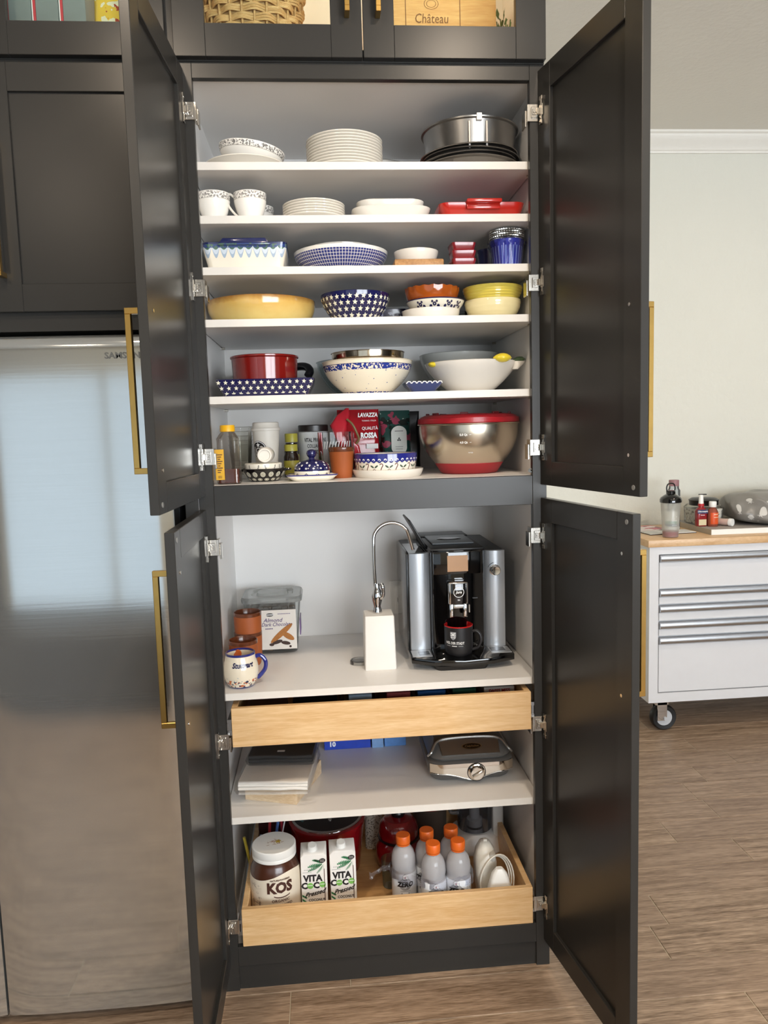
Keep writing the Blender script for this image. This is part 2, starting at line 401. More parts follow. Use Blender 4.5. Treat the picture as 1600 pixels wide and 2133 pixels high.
g = Geo(); n = len(prof); z0 = CEIL - 0.094
g.add([(0.47, FARY - a, z0 + b) for a, b in prof] + [(4.5, FARY - a, z0 + b) for a, b in prof], [(i, (i+1) % n, (i+1) % n + n, i + n) for i in range(n)] + [tuple(range(n)), tuple(range(n, 2*n))])
struct('trim_1', g, mTrim, ang=25)
struct('baseboard_far', Geo().box(0.47, 4.5, FARY - 0.014, FARY, 0, 0.12), mTrim, bevel=0.003)
mSlat = MGLASS('white_blind_slat', 'ffffff', 0.4, 0.97, 'e4eaee', refl=0.1)
for i, (a, b, c, d) in enumerate(((-3.35, -0.35, 0.0, 2.15), (0.25, 4.1, 0.6, 2.5))):
    fr = Geo().box(a, a + 0.06, WY0, WY1 + 0.02, c, d).box(b - 0.06, b, WY0, WY1 + 0.02, c, d).box(a, b, WY0, WY1 + 0.02, d - 0.06, d).box(a, b, WY0, WY1 + 0.02, c, c + 0.05).box((a + b)/2 - 0.03, (a + b)/2 + 0.03, WY0, WY1, c, d)
    fo = struct('window_%d' % (i + 1), fr, mTrim)
    sl = Geo(); z = c + 0.08
    while z < d - 0.08:
        t = 1.0 if i == 0 else 0.35; sl.add([(a + 0.07, WY1 + 0.03 - 0.023*math.cos(t), z - 0.023*math.sin(t)), (b - 0.07, WY1 + 0.03 - 0.023*math.cos(t), z - 0.023*math.sin(t)), (b - 0.07, WY1 + 0.03 + 0.023*math.cos(t), z + 0.023*math.sin(t)), (a + 0.07, WY1 + 0.03 + 0.023*math.cos(t), z + 0.023*math.sin(t))], [(0, 1, 2, 3)]); z += 0.06
    obj('blind_slats', sl, mSlat, fo)
# recessed ceiling downlights
for i, (x, y, p) in enumerate(((-0.75, -1.45, 1.0), (0.45, -1.3, 1.0), (2.1, 0.2, 0.8), (1.9, -2.4, 1.0), (-1.6, -3.0, 1.0), (0.3, -3.2, 1.0))):
    t = thing('ceiling_downlight', 'round recessed ceiling downlight, ' + ('nearest above the refrigerator', 'nearest above the open pantry', 'above the white tool cabinet', 'right of centre behind the pantry aisle', 'near the patio door', 'near the middle of the room')[i], 'ceiling light', (x, y, CEIL), 0, 'recessed ceiling downlights')
    obj('trim_ring', Geo().lathe([(0.075, 0), (0.095, -0.001), (0.095, -0.006), (0.078, -0.012), (0.075, -0.004), (0.075, 0)], 32), mTrim, t)
    l = area_light('downlight_lamp', (0, 0, -0.014), (0, 0, 0), 0.14, 0, DOWN_W * p, WARM, 'DISK'); l.parent = t
# bench added behind the camera only to mirror a dark band in the refrigerator door
t = thing('reflection_bench', 'long dark bench added behind the viewer for the refrigerator reflection', 'bench', (-1.45, -2.75, 0))
mReflBench = M('reflection_bench_dark', '322d29', 0.5)
obj('seat_cushion', Geo().box(-1.2, 1.0, -0.38, 0.38, 0.06, 0.46), mReflBench, t, bevel=0.04, bseg=3)
for sx in (-1.1, 0.9):
    for sy in (-0.22, 0.22): obj('leg', Geo().box(sx - 0.025, sx + 0.025, sy - 0.025, sy + 0.025, 0, 0.065), mBlack, t)
# ================================================================ pantry cabinet
XI = 0.419; IW = 0.441; OW = 0.457; DEP = 0.5757
SH = dict(s1=2.1912, s2=2.0615, s3=1.9355, s4=1.8059, s5=1.6115, c1=0.8215, c2=0.4713)
T = 0.019
Z = {k: v + T for k, v in SH.items()}; Z['f'] = 1.402; Z['b'] = 0.12
pantry = thing('pantry_cabinet', 'tall charcoal pantry cabinet standing open, white shelves full of dishes', 'cabinet')
for s in (-1, 1):
    a, b = sorted((s*OW, s*(OW - 0.008))); obj('side_panel', Geo().box(a, b, T, 0.59, 0, 2.436), mPaint, pantry)
    a, b = sorted((s*(OW - 0.008), s*IW)); obj('side_lining', Geo().box(a, b, T, DEP, 0.10, 2.42), mWhiteIn, pantry, label='white inner side of the pantry')
    a, b = sorted((s*OW, s*XI)); obj('stile', Geo().box(a, b, 0, T, 0, 2.436), mPaint, pantry, bevel=0.001, bseg=1)
obj('back_panel', Geo().box(-IW, IW, DEP, DEP + 0.008, 0.10, 2.42), mWhiteIn, pantry)
obj('rail', Geo().box(-XI, XI, 0, T, 2.3982, 2.436), mPaint, pantry, bevel=0.001, bseg=1)
obj('rail', Geo().box(-XI, XI, 0, T, 1.3236, 1.4013), mPaint, pantry, bevel=0.001, bseg=1)
obj('rail', Geo().box(-XI, XI, 0, T, 0.072, 0.128), mPaint, pantry, bevel=0.001, bseg=1)
obj('toe_kick', Geo().box(-XI, XI, 0.008, 0.02, 0, 0.072), mPaint, pantry)
obj('top_panel', Geo().box(-IW, IW, T, DEP, 2.402, 2.418), mWhiteIn, pantry)
obj('middle_deck', Geo().box(-IW, IW, T, DEP, 1.345, 1.4018), mWhiteIn, pantry)
obj('bottom_deck', Geo().box(-IW, IW, T, DEP, 0.10, 0.118), mWhiteIn, pantry)
for k, z in SH.items():
    so = obj('shelf', Geo().box(-0.4385, 0.4385, 0.0252, DEP - 0.002, z, z + T), mWhiteIn, pantry, bevel=0.001, bseg=1)
    obj('edge_band', Geo().box(-0.4385, 0.4385, 0.0242, 0.0252, z, z + T), mEdge, so)
    for sx in (-1, 1):
        for yy in (0.07, 0.50): obj('shelf_pin', Geo().cyl((sx*0.441, yy, z - 0.0035), (-sx, 0, 0), 0.0035, 0.012, 10), mNickel, so)
# doors -----------------------------------------------------------
HI = 0.4404; DW = 0.4449
def door_frame(side, ang):
    d = Vector((-math.cos(ang)*side, -math.sin(ang), 0)); n = Vector((math.sin(ang)*side, -math.cos(ang), 0))
    return d, n
def pantry_door(side, ang, z0, z1, hz0, hz1, scr, bump_z, lab):
    sg = 1 if side > 0 else -1
    rz = ang + PI if side > 0 else -ang
    def B(g, s0, s1, t0, t1, a, b):
        y0, y1 = sorted((sg*t0, sg*t1)); return g.box(s0, s1, y0, y1, a, b)
    W = 0.062
    g = Geo(); B(g, 0, W, 0, 0.02, z0, z1); B(g, DW - W, DW, 0, 0.02, z0, z1); B(g, W, DW - W, 0, 0.02, z0, z0 + W); B(g, W, DW - W, 0, 0.02, z1 - W, z1)
    d = obj('door', g, mPaint, pantry, (side*HI, 0, 0), (0, 0, rz), bevel=0.0012, bseg=1, label=lab)
    obj('door_panel', B(Geo(), W - 0.002, DW - W + 0.002, 0.009, 0.014, z0 + W - 0.002, z1 - W + 0.002), mPaint, d)
    sh = 0.405
    hg = Geo(); q = 0.006
    B(hg, sh - q, sh + q, 0.020, 0.056, hz0, hz0 + 2*q); B(hg, sh - q, sh + q, 0.020, 0.056, hz1 - 2*q, hz1); B(hg, sh - q, sh + q, 0.044, 0.056, hz0 + 2*q, hz1 - 2*q)
    obj('handle', hg, mGold, d, bevel=0.0008, bseg=1, label='long square brass pull handle')
    for zz in scr: obj('screw', Geo().cyl((sh, sg*0.0005, zz), (0, -sg, 0), 0.004, 0.002, 10), mNickel, d)
    obj('bumper', Geo().cyl((DW - 0.022, sg*0.0005, bump_z), (0, -sg, 0), 0.0055, 0.002, 14), M('clear_bumper', '8d8d8a', 0.3), d)
    return d
A = {'ul': (-1, 1.6258), 'ur': (1, 1.7661), 'll': (-1, 1.569), 'lr': (1, 1.729)}
pantry_door(*A['ul'], 1.3762, 2.4207, 1.458, 1.789, (1.464, 1.783), 1.395, 'upper left pantry door swung open')
pantry_door(*A['ur'], 1.3762, 2.4207, 1.458, 1.787, (1.464, 1.781), 1.395, 'upper right pantry door swung open')
pantry_door(*A['ll'], 0.078, 1.3409, 0.922, 1.258, (0.928, 1.252), 1.322, 'lower left pantry door swung open')
pantry_door(*A['lr'], 0.078, 1.3409, 0.926, 1.257, (0.932, 1.251), 1.322, 'lower right pantry door swung open')
# hinges: clip on the stile, knuckle arm and winged cup plate on the door
for key, zs in (('ul', (2.321, 1.899, 1.477)), ('ur', (2.319, 1.90, 1.475)), ('ll', (1.242, 0.717, 0.191)), ('lr', (1.24, 0.716, 0.189))):
    side, ang = A[key]; d, n = door_frame(side, ang)
    for z in zs:
        g = Geo(); h = 0.021
        def bx(a, b, y0, y1, z0, z1):
            x0, x1 = sorted((side*a, side*b)); g.box(x0, x1, y0, y1, z0, z1)
        bx(0.417, 0.440, -0.004, 0.0, z - h, z + h); bx(0.412, 0.419, -0.004, 0.030, z - h, z + h); bx(0.408, 0.412, 0.004, 0.034, z - h*1.5, z + h*0.4)
        bx(0.421, 0.437, -0.008, -0.004, z - 0.013, z + 0.013); bx(0.424, 0.433, -0.010, -0.008, z - 0.007, z + 0.007)
        g.cyl((side*0.429, -0.0095, z), (0, -1, 0), 0.0035, 0.002, 10)
        g.box(*sorted((side*0.436, side*0.446)), -0.013, -0.002, z - 0.009, z + 0.009)
        P = lambda s_, t_, zz: Vector((side*HI, 0, zz)) + d*s_ + n*t_
        def plate(s0, s1, t0, t1, z0, z1):
            pts = [P(s, t, zz) for zz in (z0, z1) for s, t in ((s0, t0), (s1, t0), (s1, t1), (s0, t1))]
            g.add(pts, [(0, 1, 2, 3), (4, 5, 6, 7), (0, 1, 5, 4), (1, 2, 6, 5), (2, 3, 7, 6), (3, 0, 4, 7)])
        plate(0.012, 0.030, -0.003, 0.0, z - 0.014, z + 0.014); plate(0.017, 0.025, -0.0035, 0.0, z - 0.034, z + 0.034)
        plate(0.014, 0.028, -0.004, 0, z - 0.034, z - 0.024); plate(0.014, 0.028, -0.004, 0, z + 0.024, z + 0.034)
        plate(0.004, 0.016, -0.010, -0.002, z - 0.008, z + 0.008)
        hg = obj('hinge', g, mNickel, pantry, bevel=0.0008, bseg=1)
# soft-close piston by the lower right corner of the upper bay
obj('door_damper', Geo().cyl((0.436, 0.05, 1.414), (-0.5, -1, 0), 0.006, 0.045, 14).cyl((0.415, 0.008, 1.414), (-0.5, -1, 0), 0.0035, 0.012, 12), mNickel, pantry)
# pull-out drawers -------------------------------------------------
def drawer(z0, z1, depth, lab):
    xa, xb = -0.4045, 0.410; t = 0.016; zb = z0 + 0.012
    d = obj('drawer', Geo().box(xa + t, xb - t, t, depth - t, zb - 0.006, zb), mMapleIn, pantry, label=lab)
    obj('front_board', Geo().box(xa, xb, 0, t, z0, z1), mMaple, d, bevel=0.0012, bseg=1)
    obj('side_board', Geo().box(xa, xa + t, t, depth, z0, z1), mMaple, d, bevel=0.0012, bseg=1)
    obj('side_board', Geo().box(xb - t, xb, t, depth, z0, z1), mMaple, d, bevel=0.0012, bseg=1)
    obj('back_board', Geo().box(xa + t, xb - t, depth - t, depth, z0, z1), mMaple, d)
    zc = z0 + 0.055
    for x0, x1 in ((xa - 0.012, xa), (xb, xb + 0.009)):
        obj('slide', Geo().box(x0 + 0.002, x1 - 0.001, 0.004, depth, zc - 0.022, zc + 0.022).box(x0, x1, 0.002, 0.006, zc + 0.012, zc + 0.022).box(x0, x1, 0.002, 0.006, zc - 0.022, zc - 0.012), mSlide, d)
    return zb
DZ1 = drawer(0.700, 0.807, 0.52, 'shallow maple pull-out drawer under the coffee shelf')
DZ2 = drawer(0.129, 0.237, 0.54, 'maple pull-out drawer at the bottom of the pantry')
# ================================================================ glass-door cabinet above the pantry
mCream = M('lit_cream_interior', 'eadfce', 0.5, var=0.02)
mPane = MGLASS('window_pane_glass', 'f6faf8', 0.02, refl=0.35)
def glass_box(root, x0, x1, z0, z1, dep):
    t = 0.016
    obj('bottom_panel', Geo().box(x0, x1, T, dep, z0, z0 + 0.02), mCream, root); obj('top_panel', Geo().box(x0, x1, T, dep, z1 - t, z1), mCream, root)
    obj('back_panel', Geo().box(x0, x1, dep, dep + 0.008, z0, z1), mCream, root)
    for a, b in ((x0, x0 + t), (x1 - t, x1)): obj('side_panel', Geo().box(a, b, T, dep, z0 + 0.02, z1 - t), mCream, root)
    for a, b in ((x0, x0 + 0.03), (x1 - 0.03, x1)): obj('stile', Geo().box(a, b, 0, T, z0, z1), mPaint, root)
    obj('rail', Geo().box(x0 + 0.03, x1 - 0.03, 0, T, z0, z0 + 0.03), mPaint, root); obj('rail', Geo().box(x0 + 0.03, x1 - 0.03, 0, T, z1 - 0.03, z1), mPaint, root)
def shaker_door(root, x0, x1, z0, z1, hx, hz0, hz1, glass, W=0.076):
    g = Geo().box(x0, x0 + W, -0.02, -0.0005, z0, z1).box(x1 - W, x1, -0.02, -0.0005, z0, z1).box(x0 + W, x1 - W, -0.02, -0.0005, z0, z0 + W).box(x0 + W, x1 - W, -0.02, -0.0005, z1 - W, z1)
    d = obj('door', g, mPaint, root, bevel=0.001, bseg=1)
    obj('pane' if glass else 'door_panel', Geo().box(x0 + W - 0.003, x1 - W + 0.003, -0.012, -0.008, z0 + W - 0.003, z1 - W + 0.003), mPane if glass else mPaint, d)
    q = 0.006
    obj('handle', Geo().box(hx - q, hx + q, -0.056, -0.02, hz0, hz0 + 2*q).box(hx - q, hx + q, -0.056, -0.02, hz1 - 2*q, hz1).box(hx - q, hx + q, -0.056, -0.044, hz0 + 2*q, hz1 - 2*q), mGold, d, bevel=0.0008, bseg=1, label='square brass pull handle')
topc = thing('glass_door_cabinet', 'charcoal upper cabinet with two lit glass doors above the pantry', 'cabinet')
glass_box(topc, -0.456, 0.457, 2.4365, 3.02, 0.36)
shaker_door(topc, -0.4562, -0.0015, 2.4401, 3.015, -0.0375, 2.530, 2.80, True)
shaker_door(topc, 0.0015, 0.4568, 2.4401, 3.015, 0.0375, 2.530, 2.80, True)
l = area_light('cabinet_strip_light', (0, 0.06, 2.995), (0, 0, 0), 0.8, 0.02, 3.6, (1.0, 0.82, 0.62)); l.parent = topc
# cabinets above the refrigerator
rc = thing('glass_door_cabinet', 'charcoal upper cabinet with lit glass doors above the refrigerator cabinet', 'cabinet')
glass_box(rc, -1.372, -0.4577, 2.4365, 3.02, 0.36)
shaker_door(rc, -0.915, -0.4755, 2.4401, 3.015, -0.88, 2.530, 2.80, True)
shaker_door(rc, -1.360, -0.918, 2.4401, 3.015, -0.953, 2.530, 2.80, True)
l = area_light('cabinet_strip_light', (-0.91, 0.06, 2.995), (0, 0, 0), 0.8, 0.02, 3.0, (1.0, 0.90, 0.76)); l.parent = rc
fc = thing('refrigerator_cabinet', 'charcoal two-door cabinet directly above the stainless refrigerator', 'cabinet')
obj('body', Geo().box(-1.372, -0.4577, T, 0.59, 1.80, 2.436), mPaint, fc)
obj('face_frame', Geo().box(-1.372, -1.34, 0, T, 1.80, 2.436).box(-0.495, -0.4577, 0, T, 1.80, 2.436).box(-1.34, -0.495, 0, T, 2.40, 2.436).box(-1.34, -0.495, 0, T, 1.80, 1.86), mPaint, fc)
shaker_door(fc, -0.915, -0.4755, 1.8455, 2.4235, -0.888, 1.925, 2.25, False, 0.066)
shaker_door(fc, -1.360, -0.918, 1.8455, 2.4235, -0.945, 1.925, 2.25, False, 0.066)
obj('filler_panel', Geo().box(-0.493, -0.4577, 0.0, 0.59, 0, 1.80), mPaint, fc, bevel=0.001, bseg=1)
obj('edge_strip', Geo().box(-0.4585, -0.4572, -0.001, 0.004, 0, 2.43), M('edge_strip', '77777a', 0.4), fc)
# ================================================================ refrigerator
fr = thing('refrigerator', 'tall brushed stainless steel refrigerator left of the pantry', 'refrigerator')
obj('case', Geo().box(-1.42, -0.512, 0.02, 0.56, 0.01, 1.765), M('fridge_case', '3a3b3c', 0.5), fr)
def fdoor(x0, x1):
    g = Geo(); P = []; N = 14; L = x1 - x0
    for zz in (0.03, 1.78):
        row = [(x0, 0.015)] + [(x0 + L*i/N, -0.06 + 0.007*abs(2*i/N - 1)**8 - 0.004*(1 - (2*i/N - 1)**2)) for i in range(N + 1)] + [(x1, 0.015)]
        P.append([(a, b, zz) for a, b in row])
    m = len(P[0]); top = [(a, b + (0.014 if b < 0 else 0), 1.782) for a, b, c in P[1]]
    lowr = [(a, b, 0.06) for a, b, c in P[1]]; mid0 = [(a, b, 1.745) for a, b, c in P[1]]; mid = [(a, b, 1.757) for a, b, c in P[1]]; m2 = [(a, b + (0.004 if b < 0 else 0), 1.772) for a, b, c in P[1]]
    V = P[0] + lowr + mid0 + mid + m2 + top; f = []
    for r in range(5): f += [(r*m + i, r*m + (i+1) % m, (r+1)*m + (i+1) % m, (r+1)*m + i) for i in range(m)]
    f += [tuple(range(m)), tuple(range(5*m, 6*m))]
    return g.add(V, f)
dr = obj('door', fdoor(-1.012, -0.512), mSteel, fr, ang=50)
obj('lettering', front(text('SAMSUNG', 0.021, 0.0004, 0, 1.05), -0.603, -0.0615, 1.731, 0.0035), M('logo_metal', '8d8d8b', 0.2, 0.9), dr)
d2 = obj('door', fdoor(-1.42, -1.018), mSteel, fr, ang=50)
obj('handle', Geo().tube([(-1.05, -0.064, 0.55), (-1.05, -0.105, 0.57), (-1.05, -0.105, 1.58), (-1.05, -0.064, 1.60)], 0.010, 12), mSteel, d2)
# ================================================================ white tool cabinet
mTool = M('white_powder_coat', 'dadbde', 0.35, var=0.02)
mAlu = M('satin_aluminium', 'c9ccd0', 0.34, 1.0)
mOakTop = MWOOD('rubberwood_top', 'c39a6c', 'dfbd92', (2.0, 10, 6), 4.0, 0.35)
tx0, tx1, ty0, ty1 = 1.420, 2.62, 1.53, 2.06
tc = thing('tool_cabinet', 'white rolling tool cabinet with wood top against the far wall', 'tool cabinet')
obj('body', Geo().box(tx0, tx1, ty0 + 0.02, ty1, 0.157, 0.933).box(tx0, tx0 + 0.046, ty0, ty0 + 0.02, 0.157, 0.933).box(tx1 - 0.046, tx1, ty0, ty0 + 0.02, 0.157, 0.933).box(tx0 + 0.046, tx1 - 0.046, ty0, ty0 + 0.02, 0.157, 0.205).box(tx0 + 0.046, tx1 - 0.046, ty0, ty0 + 0.02, 0.896, 0.933), mTool, tc)
obj('worktop', Geo().box(tx0 - 0.012, tx1 + 0.012, ty0 - 0.012, ty1, 0.933, 0.968), mOakTop, tc, bevel=0.003)
lev = [(0.893, 0.727), (0.722, 0.650), (0.644, 0.568), (0.562, 0.492), (0.486, 0.209)]
for i, (zt, zb) in enumerate(lev):
    dw = obj('drawer', Geo().box(tx0 + 0.050, tx1 - 0.050, ty0 + 0.001, ty0 + 0.019, zb, zt - 0.036), mTool, tc, bevel=0.002, bseg=1)
    pf = [(0.0, 0.0), (-0.016, -0.004), (-0.020, -0.014), (-0.018, -0.026), (-0.010, -0.034), (0.0, -0.035)]
    g = Geo(); n = len(pf)
    g.add([(xx, ty0 + a, zt + b) for xx in (tx0 + 0.050, tx1 - 0.050) for a, b in pf], [(k, (k+1) % n, (k+1) % n + n, k + n) for k in range(n)] + [tuple(range(n)), tuple(range(n, 2*n))])
    obj('pull_bar', g, mAlu, dw, ang=50)
for cx_, cy_ in ((1.497, 1.585), (2.54, 1.585), (1.497, 1.99), (2.54, 1.99)):
    c = obj('caster', Geo().box(cx_ - 0.045, cx_ + 0.045, cy_ - 0.04, cy_ + 0.04, 0.150, 0.157).box(cx_ - 0.02, cx_ + 0.028, cy_ - 0.034, cy_ - 0.028, 0.055, 0.150).box(cx_ - 0.02, cx_ + 0.028, cy_ + 0.022, cy_ + 0.028, 0.055, 0.150).box(cx_ - 0.03, cx_ + 0.035, cy_ - 0.034, cy_ + 0.028, 0.136, 0.150), mChrome, tc)
    obj('wheel', Geo().lathe([(0.04, -0.02), (0.058, -0.022), (0.064, -0.014), (0.065, 0), (0.064, 0.014), (0.058, 0.022), (0.04, 0.02), (0.04, -0.02)], 36).moved((cx_ + 0.02, cy_ - 0.003, 0.0655), (PI/2, 0, 0)), M('black_rubber', '0d0d0e', 0.5), c)
    obj('wheel_hub', Geo().lathe([(0, -0.016), (0.04, -0.019), (0.04, 0.019), (0, 0.016)], 24).moved((cx_ + 0.02, cy_ - 0.003, 0.0655), (PI/2, 0, 0)).cyl((cx_ + 0.02, cy_ - 0.034, 0.0655), (0, -1, 0), 0.009, 0.006, 12), M('grey_hub', 'b9bcc0', 0.4), c)
# ================================================================ things behind the upper glass doors
GZ = 2.4565
t = thing('wicker_basket', 'round woven wicker basket behind the left glass door above pantry', 'basket', (-0.280, 0.195, GZ))
mWick = MWOOD('wicker_cane', 'b98a50', 'e8c68e', (6, 6, 20), 6, 0.5); mWick2 = MWOOD('wicker_stake', 'a97c46', 'd9b47c', (6, 6, 20), 6, 0.5)
R0 = 0.118
obj('basket_base', Geo().lathe([(0, 0), (R0 - 0.006, 0), (R0 + 0.012, 0.24), (R0 + 0.006, 0.24), (R0 - 0.012, 0.006), (0, 0.006)], 40), mWick2, t)
ns = 26
for k in range(ns):
    a = 2*PI*k/ns; ca, sa = math.cos(a), math.sin(a)
    obj('stake', Geo().tube([((R0 + 0.001)*ca, (R0 + 0.001)*sa, 0.002), ((R0 + 0.010)*ca, (R0 + 0.010)*sa, 0.12), ((R0 + 0.020)*ca, (R0 + 0.020)*sa, 0.24)], 0.0032, 6), mWick2, t)
for row in range(11):
    g = Geo()
    for sub in range(3):
        z = 0.010 + row*0.021 + sub*0.0055; P = []
        for k in range(ns*4):
            a = 2*PI*k/(ns*4); r = R0 + 0.001 + 0.08*z + 0.0055*math.cos(ns*a/2 + PI*row) + 0.0008*math.sin(7*a + row*2 + sub)
            P.append((r*math.cos(a), r*math.sin(a), z + 0.0012*math.sin(5*a + row + sub)))
        g.tube(P, 0.0030, 5, closed=True)
    obj('weave_row', g, mWick, t)
t = thing('wine_crate', 'honey coloured wooden wine crate branded Château behind right glass door', 'crate', (0.222, 0.15, GZ))
mCrate = MWOOD('pine_crate', 'c98f4c', 'e9bb78', (0.8, 4, 9), 4, 0.5)
obj('front_board', Geo().box(-0.150, 0.150, 0, 0.012, 0, 0.26), mCrate, t, bevel=0.001, bseg=1)
for a, b in ((-0.150, -0.138), (0.138, 0.150)): obj('side_board', Geo().box(a, b, 0.012, 0.18, 0, 0.26), mCrate, t)
obj('back_board', Geo().box(-0.138, 0.138, 0.168, 0.18, 0, 0.26), mCrate, t); obj('bottom_board', Geo().box(-0.138, 0.138, 0.012, 0.168, 0, 0.01), mCrate, t)
mBrand = M('burnt_brand', '7a4a20', 0.6)
g = Geo()
g.merge(text('Château', 0.034, 0.0, 0.1, 0.8).moved((-0.025, 0.160, 0))); g.merge(text('Pavie-Haut', 0.042, 0.0004, 0, 0.8).moved((-0.02, 0.121, 0)))
for r in (0.012, 0.018): g.merge(ring(r, r - 0.0012, 16, (-0.025, 0.198), 1.1, 0.8))
for k in range(5): g.merge(ring(0.003, 0, 8, (-0.042 + 0.0085*k, 0.214 + 0.004*(k % 2))))
for x in (-0.094, 0.052): g.merge(rect(x - 0.001, x + 0.001, 0.115, 0.25))
g.merge(rect(-0.094, 0.052, 0.113, 0.115))
obj('brand_print', front(g, 0, 0, 0, 0.0005), mBrand, t)
t = thing('artificial_flowers', 'small posy of purple and white flowers beside the wine crate', 'flowers', (0.405, 0.20, GZ))
obj('vase', Geo().lathe(bowlp(0.020, 0.07, 0.014, 0.002, 1.2), 20), mWhiteC, t)
mLeaf = M('leaf_green', '6f8a4d', 0.5); mPetW = M('petal_white', 'ece8dc', 0.6); mPetP = M('petal_purple', '6c5aa0', 0.6); mPetY = M('petal_yellow', 'd9c65a', 0.6)
random.seed(3)
for k in range(22):
    a = random.uniform(0, 2*PI); r = random.uniform(0.004, 0.026); z = random.uniform(0.06, 0.19); L = random.uniform(0.02, 0.035)
    g = Geo().add([(0, 0, 0), (0.007, 0, L*0.5), (0, 0.003, L), (-0.007, 0, L*0.5), (0, -0.002, L*0.5)], [(0, 1, 4), (1, 2, 4), (2, 3, 4), (3, 0, 4)])
    obj('leaf' if k % 2 else 'petal', g, (mLeaf, mPetW, mLeaf, mPetP, mLeaf, mPetY)[k % 6] if k % 2 == 0 else mLeaf, t, (r*math.cos(a), r*math.sin(a), z), (random.uniform(-.7, .7), random.uniform(-.7, .7), a), ang=80)
g = Geo()
for k in range(8): g.tube([(0, 0, 0.02), (0.02*math.cos(k*0.8), 0.02*math.sin(k*0.8), 0.18)], 0.0015, 5)
obj('stems', g, mLeaf, t)
# boxed sets with red spines and a yellow pouch in the left glass cabinet
mBoxG = M('grey_box_print', '7e8584', 0.35, var=0.35, vs=14); mSpine = M('red_spine', 'c33a44', 0.4)
for k, x in enumerate((-0.842, -0.777, -0.712)):
    b = thing('gift_box', ('leftmost', 'middle', 'rightmost')[k] + ' of three grey boxes with red spine behind left glass door', 'box', (x, 0.06, GZ), 0.0, 'grey red-spined boxes in the glass cabinet')
    obj('box_body', Geo().box(-0.018, 0.036, 0, 0.2, 0, 0.25), mBoxG, b, bevel=0.001, bseg=1)
    obj('spine', Geo().box(-0.024, -0.018, -0.001, 0.2, 0, 0.25), mSpine, b)
    obj('white_strip', Geo().box(-0.027, -0.024, 0.0, 0.2, 0, 0.25), mPrintW, b)
b = thing('food_pouch', 'yellow and clear food pouch at right end of left glass cabinet', 'pouch', (-0.615, 0.08, GZ))
obj('pouch_bag', Geo().loft([(0, 0.042, 0.03, 0.02), (0.03, 0.045, 0.034, 0.02), (0.14, 0.043, 0.022, 0.02), (0.21, 0.044, 0.004, 0.003)], 5), PM('pouch_print', 'd8d2b4', [('d8b441', [('noise', 30, 0.48)]), ('9b3b2a', [('noise', 55, 0.62)])], 0.25), b)
obj('pouch_label', front(ring(0.016, 0, 20, (0, 0), 1.2, 0.8), 0.012, -0.034, 0.075, 0.002), mPrintW, b)
# ================================================================ shelf 1
GB = PM('china_grey_band', 'eeeae2', [('8d8a84', [('z', 0.044, 0.060), ('noise', 210, 0.52)])])
z = Z['s1']
mPl = M('ivory_china', 'ddd7cb', 0.14, var=0.02, coat=0.4)
solo('dinner_plate', 'large white plate under the tilted grey-banded bowl on top shelf', 'plate', Geo().lathe(platep(0.108, 0.030), 56), mPl, (-0.312, 0.165, z))
b = thing('soup_bowl', 'white bowl with grey floral rim band tilted on top shelf plate', 'bowl', (-0.300, 0.162, z + 0.022), rot=(0, math.radians(8), 0))
obj('bowl_body', Geo().lathe(bowlp(0.088, 0.052, 0.045, 0.004, 1.7), 56), PM('china_band_bowl', 'eeebe4', [('7f7c78', [('z', 0.038, 0.0505), ('noise', 230, 0.5)]), ('b7b3aa', [('z', 0.0365, 0.038)])]), b)
nP = 11
pm_ = mesh('plate', Geo().lathe([(0, 0.0), (0.062, 0), (0.066, 0.003), (0.0965, 0.0140), (0.1005, 0.0150), (0.1028, 0.0172), (0.1028, 0.0192), (0.099, 0.0190), (0.066, 0.0078), (0.060, 0.0045), (0, 0.0045)], 56)); pm_.materials.append(mPl)
for i in range(nP):
    k = nP - 1 - i
    solo('dinner_plate', (ORD[k] + ' white plate' + (' from the top' if k else '') + ' of the tall plate stack on top shelf'), 'plate', pm_, None, (-0.0459 + random.uniform(-.0008, .0008), 0.1623, z + i*0.0074), 0, 'tall stack of white plates')
t = thing('cake_tin', 'low red cake tin with grey lid behind the tall plate stack', 'tin', (0.065, 0.385, z))
obj('tin_body', Geo().lathe([(0, 0), (0.088, 0), (0.09, 0.003), (0.09, 0.088), (0, 0.088)], 40), M('red_tin', '8e2a28', 0.3), t); obj('tin_lid', Geo().lathe([(0, 0.088), (0.092, 0.088), (0.092, 0.096), (0.088, 0.099), (0, 0.099)], 40), M('grey_tin_lid', 'a7a5a0', 0.35, 0.6), t)
mTin = M('dark_baking_metal', 'a8a6a3', 0.28, 1.0, var=0.15, vs=12); mTin2 = M('grey_nonstick', '8d8a87', 0.32, 0.95, var=0.1)
for i in range(4):
    solo('pie_pan', ['lowest', 'second lowest', 'third lowest', 'topmost'][i] + ' round metal pie pan under the springform pan', 'pan', Geo().lathe([(0, 0), (0.095, 0), (0.120, 0.030), (0.133, 0.031), (0.1345, 0.0325), (0.133, 0.034), (0.119, 0.033), (0.094, 0.003), (0, 0.003)], 56), mTin if i in (0, 3) else mTin2, (0.3000 + (0.006, -0.004, 0.004, 0.0)[i], 0.1935, z + i*0.0105), rot=(math.radians(0.4*i), math.radians((-1) ** i * 1.2), 0), group='pie pans under the springform')
t = thing('springform_pan', 'dark round springform pan with white tag on top of pie pans', 'pan', (0.3035, 0.1975, z + 0.037))
obj('pan_wall', Geo().lathe([(0, 0.0), (0.112, 0.0), (0.116, 0.002), (0.128, 0.088), (0.134, 0.090), (0.1345, 0.0935), (0.131, 0.0945), (0.126, 0.090), (0.114, 0.004), (0, 0.003)], 64), mTin, t)
